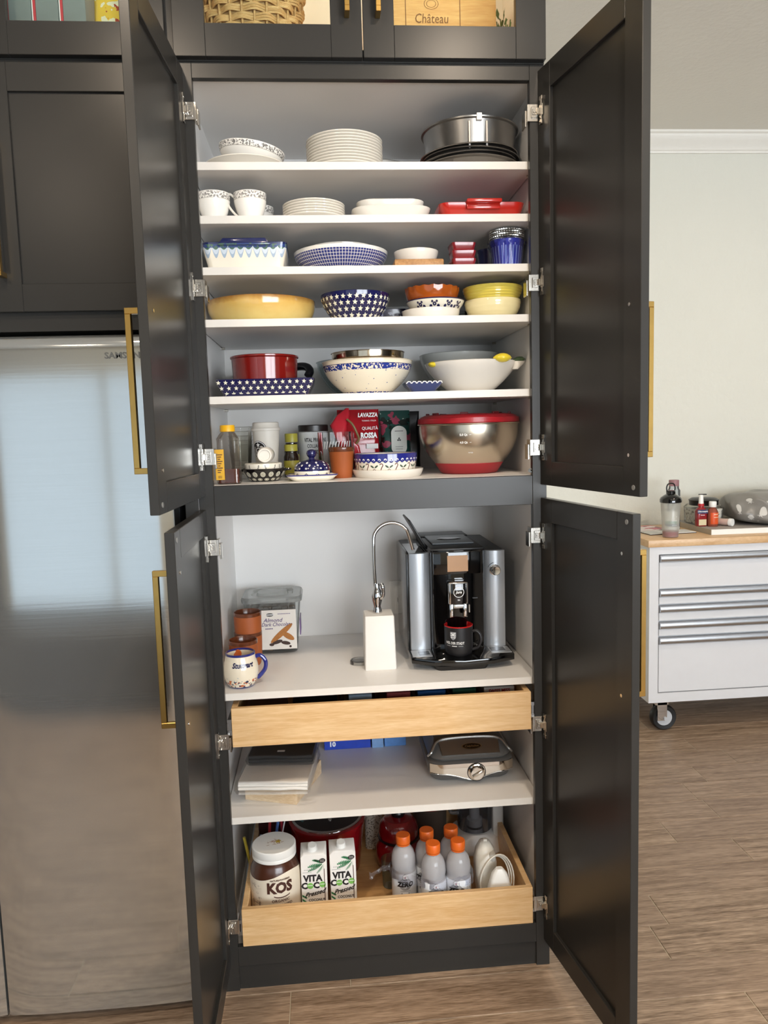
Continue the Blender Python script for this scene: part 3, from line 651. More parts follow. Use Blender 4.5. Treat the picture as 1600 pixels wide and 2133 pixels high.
obj('clip_tag', Geo().box(-0.007, 0.007, -0.137, -0.1275, 0.080, 0.098), mPrintW, t, bevel=0.001, bseg=1)
for xx in (-0.025, 0.021): obj('latch', Geo().box(xx - 0.003, xx + 0.003, -0.128, -0.117, 0.012, 0.082), mTin2, t, bevel=0.001, bseg=1)
# ================================================================ shelf 2
z = Z['s2']
cupm = PM('teacup_china', 'f1ede5', [('8f8b86', [('z', 0.058, 0.074), ('noise', 220, 0.5)]), ('c9c4ba', [('z', 0.0565, 0.058)])])
def teacup(label, x, y, dz, ha):
    t = thing('teacup', label, 'cup', (x, y, z + dz), 0, 'grey-banded teacups')
    obj('cup_body', Geo().lathe(bowlp(0.043, 0.0755, 0.021, 0.0025, 2.3, foot=0.003), 44), cupm, t)
    P = spline([(0.040, 0, 0.066), (0.052, 0, 0.074), (0.061, 0, 0.064), (0.056, 0, 0.045), (0.044, 0, 0.028), (0.033, 0, 0.018)], 5)
    obj('handle', Geo().tube([(p.x*math.cos(ha) - 0.0*p.y, p.x*math.sin(ha), p.z) for p in P], 0.0032, 8), mPl, t)
teacup('grey-banded teacup at far left end of second shelf', -0.394, 0.107, 0, PI*0.9)
teacup('grey-banded teacup with handle to the left, right of its twin', -0.3, 0.1065, 0, PI*1.05)
teacup('grey-banded teacup half hidden behind the two front teacups', -0.288, 0.235, 0, PI*0.4)
nP = 6
pm2 = mesh('plate', Geo().lathe([(0, 0.0), (0.048, 0), (0.052, 0.003), (0.0775, 0.0125), (0.081, 0.0135), (0.083, 0.0158), (0.083, 0.0178), (0.079, 0.0175), (0.052, 0.0075), (0.047, 0.0045), (0, 0.0045)], 52)); pm2.materials.append(mPl)
for i in range(nP):
    k = nP - 1 - i
    solo('side_plate', ORD[k] + ' white side plate' + (' from the top' if k else '') + ' of short stack on second shelf', 'plate', pm2, None, (-0.1343, 0.1335, z + i*0.0066), 0, 'short stack of white side plates')
solo('baking_dish', 'lower oblong white baking dish on second shelf', 'dish', dishg(0.105, 0.075, 0.034, 0.016, 0.005, 0.045), mWhiteC, (0.0711, 0.138, z))
solo('baking_dish', 'upper smaller oblong white baking dish on second shelf', 'dish', dishg(0.0900, 0.062, 0.046, 0.014, 0.005, 0.04), mWhiteC, (0.0691, 0.132, z + 0.0062))
t = thing('casserole_dish', 'bright red rectangular baking dish with wide handle on second shelf', 'dish', (0.3105, 0.155, z))
mRed = M('red_enamel', 'b3241a', 0.16, var=0.05, coat=0.5)
obj('dish_body', dishg(0.115, 0.09, 0.041, 0.014, 0.006, 0.022), mRed, t)
for s in (-1, 1): obj('handle', Geo().box(-0.047, 0.047, min(s*0.085, s*0.112), max(s*0.085, s*0.112), 0.036, 0.046).box(-0.045, 0.045, min(s*0.088, s*0.098), max(s*0.088, s*0.098), 0.022, 0.038), mRed, t, bevel=0.004)
# ================================================================ shelf 3
z = Z['s3']
t = thing('baking_dish', 'rectangular stoneware dish with blue feather border on third shelf', 'dish', (-0.3166, 0.155, z))
mFea = PM('blue_feather_glaze', 'e7dfcd', [('9fb0c4', [('lobex', 150, 0.058, 0.026), ('z', 0.0, 0.062)]), ('c6d1dc', [('lobex', 150, 0.058, 0.017)]), ('4c6a55', [('lobex', 150, 0.061, 0.009)]), ('2b3f75', [('z', 0.057, 0.09), ('noise', 120, 0.42)]), ('1b2350', [('z', 0.0655, 0.2)])])
obj('dish_body', dishg(0.109, 0.095, 0.070, 0.014, 0.006, 0.016), mFea, t)
for s in (-1, 1): obj('handle', Geo().prism([(-0.068, 0.062), (0.068, 0.062), (0.054, 0.0785), (-0.054, 0.0785)], *sorted((s*0.091, s*0.1045))), mFea, t, bevel=0.002)
t = thing('serving_bowl', 'wide white bowl covered in fine blue net pattern on third shelf', 'bowl', (-0.0644, 0.180, z))
obj('bowl_body', Geo().lathe(bowlp(0.129, 0.063, 0.070, 0.006, 1.9, lip=0.0), 72), PM('blue_net_glaze', 'ece8df', [('2c3677', [('z', 0.006, 0.054), ('net', 96, 0.0070, 0.435)])]), t)
solo('inner_bowl', 'plain white bowl nested inside the blue net bowl', 'bowl', Geo().lathe(bowlp(0.096, 0.067, 0.055, 0.005, 1.8), 56), mWhiteC, (-0.0644, 0.180, z + 0.0075))
solo('wooden_tray', 'small brown wooden board under a white bowl on third shelf', 'board', Geo().box(-0.0655, 0.0655, 0, 0.13, 0, 0.0235), MWOOD('olive_wood', '7d5226', 'c2925a', (3, 5, 5), 5, 0.45), (0.1371, 0.06, z), bevel=0.004)
solo('ramekin', 'shallow plain white bowl on the small wooden board', 'bowl', Geo().lathe(bowlp(0.060, 0.029, 0.050, 0.004, 1.6), 48), mWhiteC, (0.1371, 0.123, z + 0.0238))
mRedS = M('crimson_stoneware', '7d1a22', 0.18, var=0.05, coat=0.4)
for i in range(3):
    solo('square_bowl', ('lowest', 'middle', 'topmost')[i] + ' of three stacked small square red bowls on third shelf', 'bowl', dishg(0.0325, 0.0325, 0.023, 0.005, 0.003, 0.008), mRedS, (0.2573 + (0, 0.001, -0.001)[i], 0.0925, z + i*0.0207), (0.02, -0.03, 0.05)[i], group='stacked square red bowls')
solo('clear_bowl', 'small clear dish between the wooden board and red square bowls', 'bowl', Geo().lathe(bowlp(0.03, 0.03, 0.02, 0.002), 28), MGLASS('clear_glass'), (0.226, 0.20, z))
mBlueR = PM('blue_fluted_glaze', '2a35a8', [('8fa2e8', [('flute', 26, 0.55), ('z', 0.008, 0.06)])], 0.12)
rp = [(0, 0), (0.034, 0), (0.036, 0.004), (0.0435, 0.066), (0.0465, 0.070), (0.0465, 0.077), (0.043, 0.078), (0.0335, 0.006), (0, 0.005)]
flu = lambda a, r, zz: (r + (0.0010*math.sin(26*a) if 0.002 < zz < 0.067 else 0), zz)
t = thing('ramekin', 'blue fluted ramekin in clear wrap on third shelf', 'ramekin', (0.385, 0.1151, z))
obj('ramekin_body', Geo().lathe(rp, 104, mod=flu), mBlueR, t)
wr = lambda a, r, zz: (r + 0.0016*math.sin(9*a + 60*zz) + 0.001*math.sin(17*a - 90*zz), zz)
obj('plastic_wrap', Geo().lathe([(0.0405, 0.003), (0.044, 0.03), (0.0485, 0.062), (0.0515, 0.070), (0.0505, 0.080)], 72, mod=wr), MGLASS('cling_wrap', 'fafafc', 0.12, 0.03), t)
solo('ramekin', 'second blue ramekin in shadow left of the wrapped blue ramekin', 'ramekin', Geo().lathe(rp, 64).moved(sc=(0.8, 0.8, 0.95)), M('dark_blue_glaze', '2a2f52', 0.2, coat=0.3), (0.358, 0.205, z))
mFoil = M('silver_foil', 'd9d6cf', 0.28, 1.0, var=0.15, vs=120, bump=0.5, bs=160)
for i in range(4):
    crimp = lambda a, r, zz: (r + 0.0012*math.sin(44*a + i), zz)
    solo('foil_cup', ['lowest', 'second lowest', 'third lowest', 'topmost'][i] + ' crimped foil cup stacked on the blue ramekin', 'foil cup', Geo().lathe([(0, 0.0), (0.030, 0.0), (0.0415, 0.019), (0.046, 0.020), (0.0465, 0.023), (0.041, 0.0215), (0.029, 0.001), (0, 0.001)], 132, mod=crimp), mFoil, (0.385, 0.1151, z + 0.063 + i*0.0055), 0.3*i, 'foil cups on the blue ramekin')
# ================================================================ shelf 4
z = Z['s4']
mYel = PM('honey_glaze', 'd8c47c', [('cfa556', [('soft', 0.02, 0.075, 0.03)]), ('7c4a1c', [('soft', 0.058, 0.078, 0.012)])], 0.13, 0.5, 0.1)
solo('oval_dish', 'wide mustard yellow serving dish with brown rim at left of fourth shelf', 'dish', Geo().lathe(bowlp(0.1485, 0.067, 0.115, 0.006, 2.6), 72), mYel, (-0.2885, 0.2005, z))
mNavy = M('navy_glaze', '191a4a', 0.1, var=0.08, coat=0.5); mStarW = M('cream_star_glaze', 'e9e5cf', 0.18, coat=0.3)
t = thing('mixing_bowl', 'navy blue bowl covered with white stars on fourth shelf', 'bowl', (-0.031, 0.1452, z))
R, H, rb, k = 0.094, 0.0745, 0.050, 1.9
obj('bowl_body', Geo().lathe(bowlp(R, H, rb, 0.005, k), 64), mNavy, t)
rf = rfun(R, H, rb, k); g = Geo()
for row, (zz, nn) in enumerate(((0.060, 32), (0.0445, 29), (0.029, 26), (0.0135, 23))):
    for j in range(nn):
        g.merge(oncyl(star(0.0073, 0.45, 5, a0=PI/2 + random.uniform(-.2, .2)), R, 2*PI*(j + 0.5*(row % 2))/nn, zz, 0.0012, rf))
obj('star_pattern', g, mStarW, t)
mNavyPat = PM('navy_vine_glaze', '20224f', [('c9cbe0', [('noise', 90, 0.60)])])
solo('baking_dish', 'low navy patterned dish behind the star bowl on fourth shelf', 'dish', dishg(0.065, 0.05, 0.058, 0.008, 0.005, 0.015), mNavyPat, (0.105, 0.33, z))
solo('ramekin', 'low white round dish at bottom of the stacked bowls, fourth shelf', 'dish', Geo().lathe(bowlp(0.0793, 0.0285, 0.072, 0.005, 1.6), 52), mWhiteC, (0.1763, 0.1393, z))
t = thing('painted_bowl', 'cream bowl with navy flowers between orange and white dishes', 'bowl', (0.1900, 0.1440, z + 0.008))
mCrP = M('cream_stoneware', 'e9e3d3', 0.14, var=0.03, coat=0.4)
obj('bowl_body', Geo().lathe(bowlp(0.0797, 0.046, 0.048, 0.004, 1.25), 52), mCrP, t)
obj('rim_band', Geo().lathe([(0.0795, 0.0445), (0.0803, 0.046), (0.0785, 0.0478), (0.076, 0.0470)], 52), mNavy, t)
rf = rfun(0.0797, 0.046, 0.048, 1.25); g = Geo()
for th in (-1.75, -1.2, -0.75, -2.3):
    for dx, dz, rr_ in ((0, 0, 0.005), (-0.010, -0.005, 0.004), (0.010, -0.005, 0.004), (-0.006, 0.006, 0.003), (0.006, 0.006, 0.003)):
        g.merge(oncyl(ring(rr_, 0.0016 if dx == 0 else 0, 12, (dx, dz)), 0, th, 0.031, 0.0012, rf))
obj('flower_pattern', g, mNavy, t)
sc = lambda a, r, zz: (r + (0.0009*math.sin(18*a) if zz > 0.052 else 0), zz + (0.0010*math.sin(18*a) if zz > 0.055 else 0))
solo('flan_dish', 'orange terracotta dish with wavy rim on top of painted bowl', 'dish', Geo().lathe(bowlp(0.075, 0.064, 0.045, 0.004, 1.8), 108, mod=sc), M('orange_glaze', 'b1561c', 0.13, var=0.12, vs=12, coat=0.4), (0.1820, 0.1500, z + 0.0255))
solo('clear_plate', 'small glass dish tucked between the bowl stacks on fourth shelf', 'dish', Geo().lathe(bowlp(0.035, 0.04, 0.025, 0.002), 28), MGLASS('clear_glass'), (0.268, 0.25, z))
rid = lambda a, r, zz: (r + 0.0007*math.sin(zz*900), zz)
mYB = M('lemon_glaze', 'dac756', 0.13, var=0.06, coat=0.4); mCB = M('butter_cream_glaze', 'e8dbaa', 0.14, var=0.05, coat=0.4)
solo('nesting_bowl', 'cream lower bowl under the yellow ridged bowl at right of fourth shelf', 'bowl', Geo().lathe(bowlp(0.0775, 0.053, 0.050, 0.005, 2.4), 56, mod=rid), mCB, (0.3500, 0.143, z))
t = thing('nesting_bowl', 'yellow ridged bowl with small knob stacked on cream bowl', 'bowl', (0.3505, 0.1435, z + 0.026))
obj('bowl_body', Geo().lathe(bowlp(0.0825, 0.062, 0.048, 0.005, 1.7, n=30), 56, mod=rid), mYB, t)
obj('lid_knob', Geo().lathe([(0, 0.020), (0.0600, 0.058), (0.02, 0.062), (0.010, 0.066), (0.015, 0.071), (0.012, 0.074), (0, 0.0745)], 36), mYB, t)
# ================================================================ shelf 5
z = Z['s5']
t = thing('baking_dish', 'navy rectangular dish with white stars under the red casserole', 'dish', (-0.2797, 0.178, z))
hx, hy, H = 0.1306, 0.118, 0.0445
obj('dish_body', dishg(hx, hy, H, 0.021, 0.006, 0.014), mNavy, t)
g = Geo(); fl_ = 0.021
def onfront(gg, u, v):
    def fn(a, b, q):
        zz = v + b; s = min(1, max(0, (zz - 0.003)/(H - 0.003))); return (u + a, -(hy - fl_*(1 - s)**1.3) - 0.0012, zz)
    return gg.mapped(fn)
for row, (zz, nn, w_) in enumerate(((0.037, 14, 0.121), (0.0225, 13, 0.114), (0.0085, 12, 0.102))):
    for j in range(nn): g.merge(onfront(star(0.0062, 0.45, 5, a0=PI/2 + random.uniform(-.25, .25)), -w_ + 2*w_*j/(nn - 1), zz))
obj('star_pattern', g, mStarW, t)
t = thing('casserole', 'deep red round casserole standing in the navy star dish', 'casserole', (-0.2852, 0.170, z + 0.0065))
mDR = M('dark_red_enamel', '741510', 0.12, var=0.05, coat=0.5)
obj('pot_body', Geo().lathe([(0, 0), (0.080, 0), (0.086, 0.005), (0.0905, 0.098), (0.0935, 0.101), (0.0935, 0.105), (0.090, 0.1065), (0.0865, 0.100), (0.082, 0.008), (0, 0.006)], 64), mDR, t)
t = thing('saucepan', 'black saucepan with thick curved handle behind the red casserole', 'pan', (-0.315, 0.43, z))
obj('pan_body', Geo().lathe(bowlp(0.085, 0.10, 0.075, 0.004, 1.5), 40), M('black_enamel', '15161c', 0.25), t)
obj('handle', Geo().tube(spline([(0.080, -0.01, 0.09), (0.110, -0.05, 0.100), (0.140, -0.10, 0.096), (0.152, -0.13, 0.082), (0.146, -0.14, 0.066)], 5), 0.012, 12).moved((0, 0, 0)), M('black_enamel', '15161c', 0.25), t)
solo('glass_bowl', 'large clear glass mixing bowl behind the cream dotted bowl', 'bowl', Geo().lathe(bowlp(0.130, 0.117, 0.05, 0.004, 2.0, lip=0.003), 56), MGLASS('bowl_glass', 'eef4f4', 0.03, 0.10, 'b8c2c4', refl=0.6), (-0.012, 0.443, z))
t = thing('mixing_bowl', 'cream bowl with blue sponged band and tiny dots on fifth shelf', 'bowl', (-0.0005, 0.1862, z))
mCD = PM('cream_sponge_glaze', 'e6dcc6', [('55608f', [('z', 0.012, 0.064), ('dots', 75, 0.13)]), ('2a3a86', [('z', 0.0655, 0.0805), ('noise', 170, 0.47)]), ('232c66', [('z', 0.0805, 0.0820)]), ('2a3a86', [('z', -1, 0.0085), ('noise', 170, 0.47)])])
obj('bowl_body', Geo().lathe(bowlp(0.126, 0.0936, 0.058, 0.006, 2.0, lip=0.002), 72), mCD, t)
solo('metal_bowl', 'shiny metal bowl nested inside the cream sponged bowl', 'bowl', Geo().lathe(bowlp(0.102, 0.100, 0.045, 0.002, 2.1, lip=0.002), 56), M('warm_steel', 'c9b9a2', 0.12, 1.0), (0.002, 0.190, z + 0.0185))
t = thing('small_dish', 'small blue square dish with white scalloped rim on fifth shelf', 'dish', (0.1442, 0.118, z))
mBs = M('slate_blue_glaze', '34406f', 0.15, coat=0.4)
obj('dish_body', dishg(0.052, 0.05, 0.0275, 0.022, 0.004, 0.012), mBs, t)
g = Geo()
for j in range(7): g.tube([(-0.049 + 0.014*j, -0.0505, 0.024), (-0.044 + 0.014*j, -0.0515, 0.029), (-0.038 + 0.014*j, -0.0512, 0.0285), (-0.036 + 0.014*j, -0.0505, 0.024)], 0.0014, 6)
obj('scallop_rim', g, mPrintW, t)
t = thing('lemon_bowl', 'large white footed bowl with raised lemons on the rim, fifth shelf', 'bowl', (0.2960, 0.1955, z))
mLB = M('offwhite_pottery', 'e4e0d8', 0.18, var=0.03, coat=0.3)
obj('bowl_body', Geo().lathe(bowlp(0.131, 0.084, 0.062, 0.006, 1.45, foot=0.004), 64), mLB, t)
mLem = M('lemon_yellow_glaze', 'dfc935', 0.2, var=0.1, coat=0.3); mLfg = M('leaf_glaze', '56704f', 0.3)
def lemon(p, sx, rz): obj('lemon', Geo().lathe([(0, -1.25), (0.18, -1.1), (0.55, -0.85), (0.9, -0.4), (1, 0), (0.9, 0.4), (0.55, 0.85), (0.18, 1.1), (0, 1.25)], 24).moved((0, 0, 0), (0, PI/2, 0), (sx, sx, sx)).moved(sc=(1.15, 1, 0.62)), mLem, t, p, (0, 0, rz))
lemon((0.065, -0.115, 0.088), 0.0205, 0.25); lemon((-0.118, -0.055, 0.079), 0.0125, 1.1)
obj('leaf_handle', Geo().loft([(0.080, 0.014, 0.010, 0.01, 0.122, -0.055), (0.088, 0.018, 0.014, 0.012, 0.126, -0.055), (0.095, 0.008, 0.006, 0.006, 0.128, -0.055)], 4), mLfg, t)
obj('lug_handle', Geo().loft([(0.060, 0.008, 0.02, 0.008, 0.112, -0.055), (0.074, 0.014, 0.02, 0.012, 0.122, -0.055), (0.082, 0.018, 0.018, 0.012, 0.124, -0.055)], 4), mLB, t)
solo('grey_bowl', 'plain grey stoneware bowl behind the lemon bowl', 'bowl', Geo().lathe(bowlp(0.126, 0.131, 0.05, 0.006, 1.6), 56), M('grey_stoneware', 'c6c8c4', 0.2, coat=0.3), (0.309, 0.443, z))
# ================================================================ bottom of the upper bay
z = Z['f']
t = thing('honey_bottle', 'clear honey bottle with yellow cap and label, far left', 'bottle', (-0.386, 0.082, z))
ridge = [(0, 0.028, 0.026, 0.010), (0.003, 0.031, 0.029, 0.011), (0.055, 0.031, 0.029, 0.011), (0.060, 0.029, 0.027, 0.011), (0.112, 0.028, 0.026, 0.011), (0.120, 0.029, 0.027, 0.012), (0.132, 0.022, 0.021, 0.018), (0.138, 0.017, 0.017, 0.016), (0.142, 0.016, 0.016, 0.016)]
obj('bottle_wall', Geo().loft(ridge, 6), MGLASS('bottle_plastic', 'f8f4f0', 0.05, 0.04, 'd8c8bc', refl=0.7), t)
obj('honey', Geo().loft([(0.002, 0.028, 0.026, 0.009), (0.040, 0.0285, 0.0265, 0.009)], 6), M('dark_honey', '4e1d10', 0.1, coat=0.5), t)
obj('cap', Geo().lathe([(0, 0.156), (0.0185, 0.1555), (0.0195, 0.154), (0.0198, 0.139), (0.0185, 0.138), (0, 0.138)], 28), M('yellow_cap', 'e3ac1b', 0.35), t)
lb = obj('label', Geo().box(-0.0325, -0.0316, -0.027, 0.020, 0.012, 0.092).box(-0.0318, -0.009, -0.0305, -0.0298, 0.012, 0.092), M('yellow_label', 'd7a41d', 0.5), t)
g = Geo()
for j in range(9): g.merge(rect(-0.007, 0.007 - 0.003*(j % 3), 0.077 - j*0.0058, 0.0795 - j*0.0058))
for j in range(7): g.merge(rect(-0.006 + j*0.0015, -0.0054 + j*0.0015, 0.016, 0.023))
obj('label_print', front(g, -0.020, -0.0305, 0, 0.0004), M('print_dark_brown', '5a3212', 0.5), lb)
for i in range(5): solo('plastic_cup', ('lowest', 'second lowest', 'middle', 'second highest', 'topmost')[i] + ' clear plastic cup of the stack behind honey bottle', 'cup', Geo().lathe([(0, 0.001), (0.026, 0.001), (0.034, 0.098), (0.0365, 0.100), (0.0360, 0.1008)], 30), MGLASS('smoky_cup', 'fafaf8', 0.05, 0.035, 'b0aaa2', refl=0.6), (-0.372, 0.27, z + i*0.013), 0, 'stacked clear plastic cups')
t = thing('travel_cup', 'white reusable coffee cup with lid and black round logo', 'cup', (-0.297, 0.2614, z))
rw = lambda zz: 0.0285 + (0.0395 - 0.0285)*zz/0.142
obj('cup_body', Geo().lathe([(0, 0), (0.0275, 0), (0.0285, 0.002), (0.0395, 0.142), (0, 0.142)], 44), M('matte_white_cup', 'd9d3c8', 0.45), t)
obj('lid', Geo().lathe([(0.0400, 0.138), (0.0418, 0.139), (0.0422, 0.145), (0.0405, 0.147), (0.0385, 0.150), (0.0375, 0.161), (0.0345, 0.163), (0.033, 0.1605), (0, 0.160)], 44), M('matte_white_cup', 'd9d3c8', 0.45), t)
lg = obj('logo', oncyl(subdiv(ring(0.026, 0, 36), 6), 0, -2.2, 0.084, 0.0008, rw), mPrintK, t)
g = Geo().merge(ring(0.0245, 0.0228, 36)).merge(star(0.007, 0.5, 5, (0, 0.014))).merge(ring(0.009, 0.006, 18, (0, -0.002)))
for s in (-1, 1):
    for q in range(3): g.merge(poly([(s*(0.009 + 0.004*q), -0.016), (s*(0.011 + 0.004*q), 0.010), (s*(0.0122 + 0.004*q), 0.009), (s*(0.0108 + 0.004*q), -0.017)]))
obj('logo_lines', oncyl(subdiv(g, 2), 0, -2.2, 0.084, 0.0016, rw), mPrintW, lg)
t = thing('small_bowl', 'black bowl ringed with white bullseye circles, bottom of upper bay', 'bowl', (-0.298, 0.146, z))
mBk = M('black_glaze', '0d0c0e', 0.1, coat=0.5)
Rb, Hb, rbb, kb = 0.061, 0.0345, 0.038, 1.6
obj('bowl_body', Geo().lathe(bowlp(Rb, Hb, rbb, 0.004, kb), 52), mBk, t)
rf = rfun(Rb, Hb, rbb, kb); g = Geo()
for j in range(16):
    a = 2*PI*j/16
    for r1, r0 in ((0.0068, 0.0054), (0.0042, 0.0026), (0.0012, 0)): g.merge(oncyl(ring(r1, r0, 18), 0, a, 0.0205, 0.0010, rf))
    g.merge(oncyl(ring(0.006, 0.0045, 18, sy=0.6), 0, a + PI/16, 0.0065, 0.0010, rf)); g.merge(oncyl(ring(0.003, 0.0, 12, sy=0.6), 0, a + PI/16, 0.0065, 0.0010, rf))
obj('ring_pattern', g, mStarW, t)
for s in (-1, 1): obj('loop_handle', Geo().tube(spline([(s*0.058, -0.012, 0.030), (s*0.070, -0.010, 0.032), (s*0.072, 0.004, 0.030), (s*0.060, 0.010, 0.030)], 5), 0.003, 8), mBk, t)
t = thing('small_bowl', 'white bowl with black leaf sprigs stacked in the black bowl', 'bowl', (-0.3005, 0.149, z + 0.0065))
obj('bowl_body', Geo().lathe(bowlp(0.0515, 0.042, 0.034, 0.0035, 3.0), 48), mCrP, t)
g = Geo(); rf = rfun(0.0515, 0.042, 0.034, 3.0)
for j in range(14):
    a = 2*PI*j/14
    for q in range(5): g.merge(oncyl(ring(0.0017, 0, 8, ((1 if j % 2 else -1)*(0.0005*q*q - 0.003), 0.0375 - 0.0035*q), 1.2, 0.7), 0, a, 0, 0.0009, rf))
obj('sprig_pattern', g, mPrintK, t)
solo('white_cup', 'small white cup lying on its side on the black and white bowls', 'cup', Geo().lathe([(0, 0.003), (0.0135, 0.003), (0.0150, 0.0), (0.0185, 0.0), (0.0215, 0.006), (0.0218, 0.098), (0.0195, 0.100), (0.0195, 0.010), (0, 0.010)], 36).moved((0, -0.05, 0), (-PI/2, 0, 0)), mWhiteC, (-0.292, 0.147, z + 0.0505 + 0.0215))
mOl = M('olive_lid', 'a9a03a', 0.4); mOlG = MGLASS('dark_jar_glass', '3a3020', 0.05, 0.4, '20170f')
for (x, y, h, lab) in ((-0.228, 0.352, 0.128, 'taller spice jar with olive green lid, behind its twin'), (-0.2275, 0.290, 0.096, 'shorter spice jar with olive green lid and label')):
    t = thing('spice_jar', lab, 'jar', (x, y, z), 0, 'olive-lidded spice jars')
    obj('jar_glass', Geo().lathe([(0, 0), (0.021, 0), (0.0225, 0.003), (0.0225, h*0.62), (0.018, h*0.74), (0.018, h*0.78), (0, h*0.78)], 30), M('dark_jar', '241a12', 0.08, coat=0.5), t)
    obj('jar_lid', Geo().lathe([(0, h), (0.0185, h), (0.0195, h - 0.002), (0.0195, h*0.80), (0, h*0.80)], 30), mOl, t)
    obj('jar_label', Geo().lathe([(0.0227, h*0.10), (0.0231, h*0.11), (0.0231, h*0.50), (0.0227, h*0.51)], 30), mOl, t)
t = thing('collagen_tub', 'white tub with black lid reading Vital Proteins collagen', 'tub', (-0.161, 0.388, z))
obj('tub_body', Geo().lathe([(0, 0), (0.043, 0), (0.045, 0.003), (0.045, 0.128), (0.043, 0.131), (0, 0.131)], 44), M('tub_white', 'd9dad8', 0.4), t)
obj('tub_lid', Geo().lathe([(0, 0.1525), (0.044, 0.1525), (0.0462, 0.150), (0.0462, 0.133), (0, 0.133)], 44), M('dark_brown_lid', '1d1614', 0.35), t)
obj('lettering', oncyl(text('VITAL PROTEINS', 0.017, 0.0004, 0, 0.58).moved((0.010, 0.012, 0)).merge(text('COLLAGEN', 0.016, 0.0002, 0, 0.62).moved((0.008, -0.006, 0))).merge(text('PEPTIDES', 0.016, 0.0002, 0, 0.62).moved((0.008, -0.024, 0))), 0.045, -1.62, 0.094, 0.0007), mPrintK, t)
t = thing('glass_mug', 'clear glass mug in front of the collagen tub', 'mug', (-0.094, 0.282, z))
obj('mug_wall', Geo().lathe([(0, 0.002), (0.050, 0.002), (0.054, 0.008), (0.054, 0.1285), (0.053, 0.1295)], 44), MGLASS('mug_glass', 'f8fafa', 0.03, 0.02), t)
g = Geo()
for j in range(10): g.merge(oncyl(poly([(-0.001, 0), (0.001, 0), (0.006, 0.022), (0.004, 0.022)]), 0.0543, -2.3 + 0.16*j, 0.080, 0.0004))
obj('etched_band', g, mPrintW, t)
t = thing('terracotta_cup', 'plain terracotta cup beside the butter dish', 'cup', (-0.0820, 0.172, z))
mTer = M('terracotta', '9a4f22', 0.55, var=0.15, vs=16); mTerG = M('brown_glaze_rim', '5c2f18', 0.2, coat=0.3)
tcp = [(0, 0), (0.027, 0), (0.0285, 0.003), (0.0355, 0.074), (0.0365, 0.076), (0.0368, 0.0845), (0.034, 0.0855), (0.027, 0.006), (0, 0.005)]
obj('cup_body', Geo().lathe(tcp, 44), mTer, t); obj('rim_glaze', Geo().lathe([(0.0364, 0.074), (0.0371, 0.076), (0.0372, 0.085), (0.0355, 0.0862), (0.034, 0.084)], 44), mTerG, t)
t = thing('butter_dish', 'navy dotted butter bell on cream saucer with round knob', 'butter dish', (-0.1660, 0.113, z))
obj('saucer', Geo().loft([(0, 0.052, 0.040, 0.02), (0.003, 0.056, 0.043, 0.02), (0.0145, 0.069, 0.052, 0.02), (0.0165, 0.070, 0.053, 0.02), (0.0145, 0.064, 0.0495, 0.02), (0.006, 0.054, 0.0485, 0.02)], 6), mCrP, t)
obj('saucer_rim', Geo().loft([(0.0140, 0.0695, 0.0525, 0.02), (0.0172, 0.0705, 0.0535, 0.02), (0.0158, 0.066, 0.050, 0.02)], 6, False, False), M('cobalt_rim', '34347a', 0.15, coat=0.4), t)
obj('bell_band', Geo().lathe([(0.0475, 0.0065), (0.0485, 0.008), (0.0485, 0.026), (0.0475, 0.027)], 48), mCrP, t)
lid = obj('bell_lid', Geo().lathe([(0.0487, 0.0262), (0.0478, 0.036), (0.043, 0.045), (0.033, 0.0515), (0.018, 0.055), (0.009, 0.057), (0.0075, 0.061), (0.012, 0.066), (0.0142, 0.073), (0.012, 0.080), (0.006, 0.0835), (0, 0.084)], 48), mNavy, t)
g = Geo()
for zz, r_, nn in ((0.0335, 0.0482, 15), (0.0420, 0.0452, 13), (0.0485, 0.039, 10)):
    for j in range(nn):
        g.merge(oncyl(ring(0.0028, 0.0012, 14, sy=0.8), 0, 2*PI*(j + 0.5*(nn % 2))/nn, zz, 0.0009, lambda q: r_ - (q - zz)*(0.2 if zz < 0.04 else 1.0)))
obj('dot_pattern', g, mPrintW, lid)
g = Geo()
for j in range(10):
    for q in range(5): g.merge(oncyl(ring(0.0016, 0, 8, (0.0032*math.cos(q*1.256 + 0.3), 0.0032*math.sin(q*1.256 + 0.3))), 0.0485, 2*PI*j/10, 0.016, 0.0008))
obj('flower_pattern', g, mNavy, t)
# coffee bags
t = thing('coffee_bag', 'crumpled red coffee bag with white lettering, folded at left', 'bag', (-0.022, 0.395, z))
mRB = M('red_foil_bag', 'a3131f', 0.22, var=0.2, vs=14, bump=0.4, bs=22, coat=0.3)
def bagmesh(hx, hy, H, seed, amp=0.006, fold=0.0):
    secs = [(0, hx*0.95, hy*0.9, hy*0.6), (0.006, hx, hy, hy*0.6)]
    for i in range(1, 12):
        s = i/11; secs.append((H*s, hx*(1 - 0.02*s), max(0.004, hy*(1 - 0.85*max(0, s - 0.55)/0.45)), hy*0.6))
    g_ = Geo().loft(secs, 8)
    return g_.mapped(lambda x, y, zz: (x + amp*mnoise.noise((x*30 + seed, y*30, zz*22)), y + amp*1.3*mnoise.noise((x*28, y*28 + seed, zz*26 + 5)), zz + (amp*0.6*mnoise.noise((x*25 + 3, seed, zz*5)) if zz > 0.02 else 0)))
obj('bag_body', bagmesh(0.066, 0.036, 0.196, 2.0), mRB, t, ang=25)
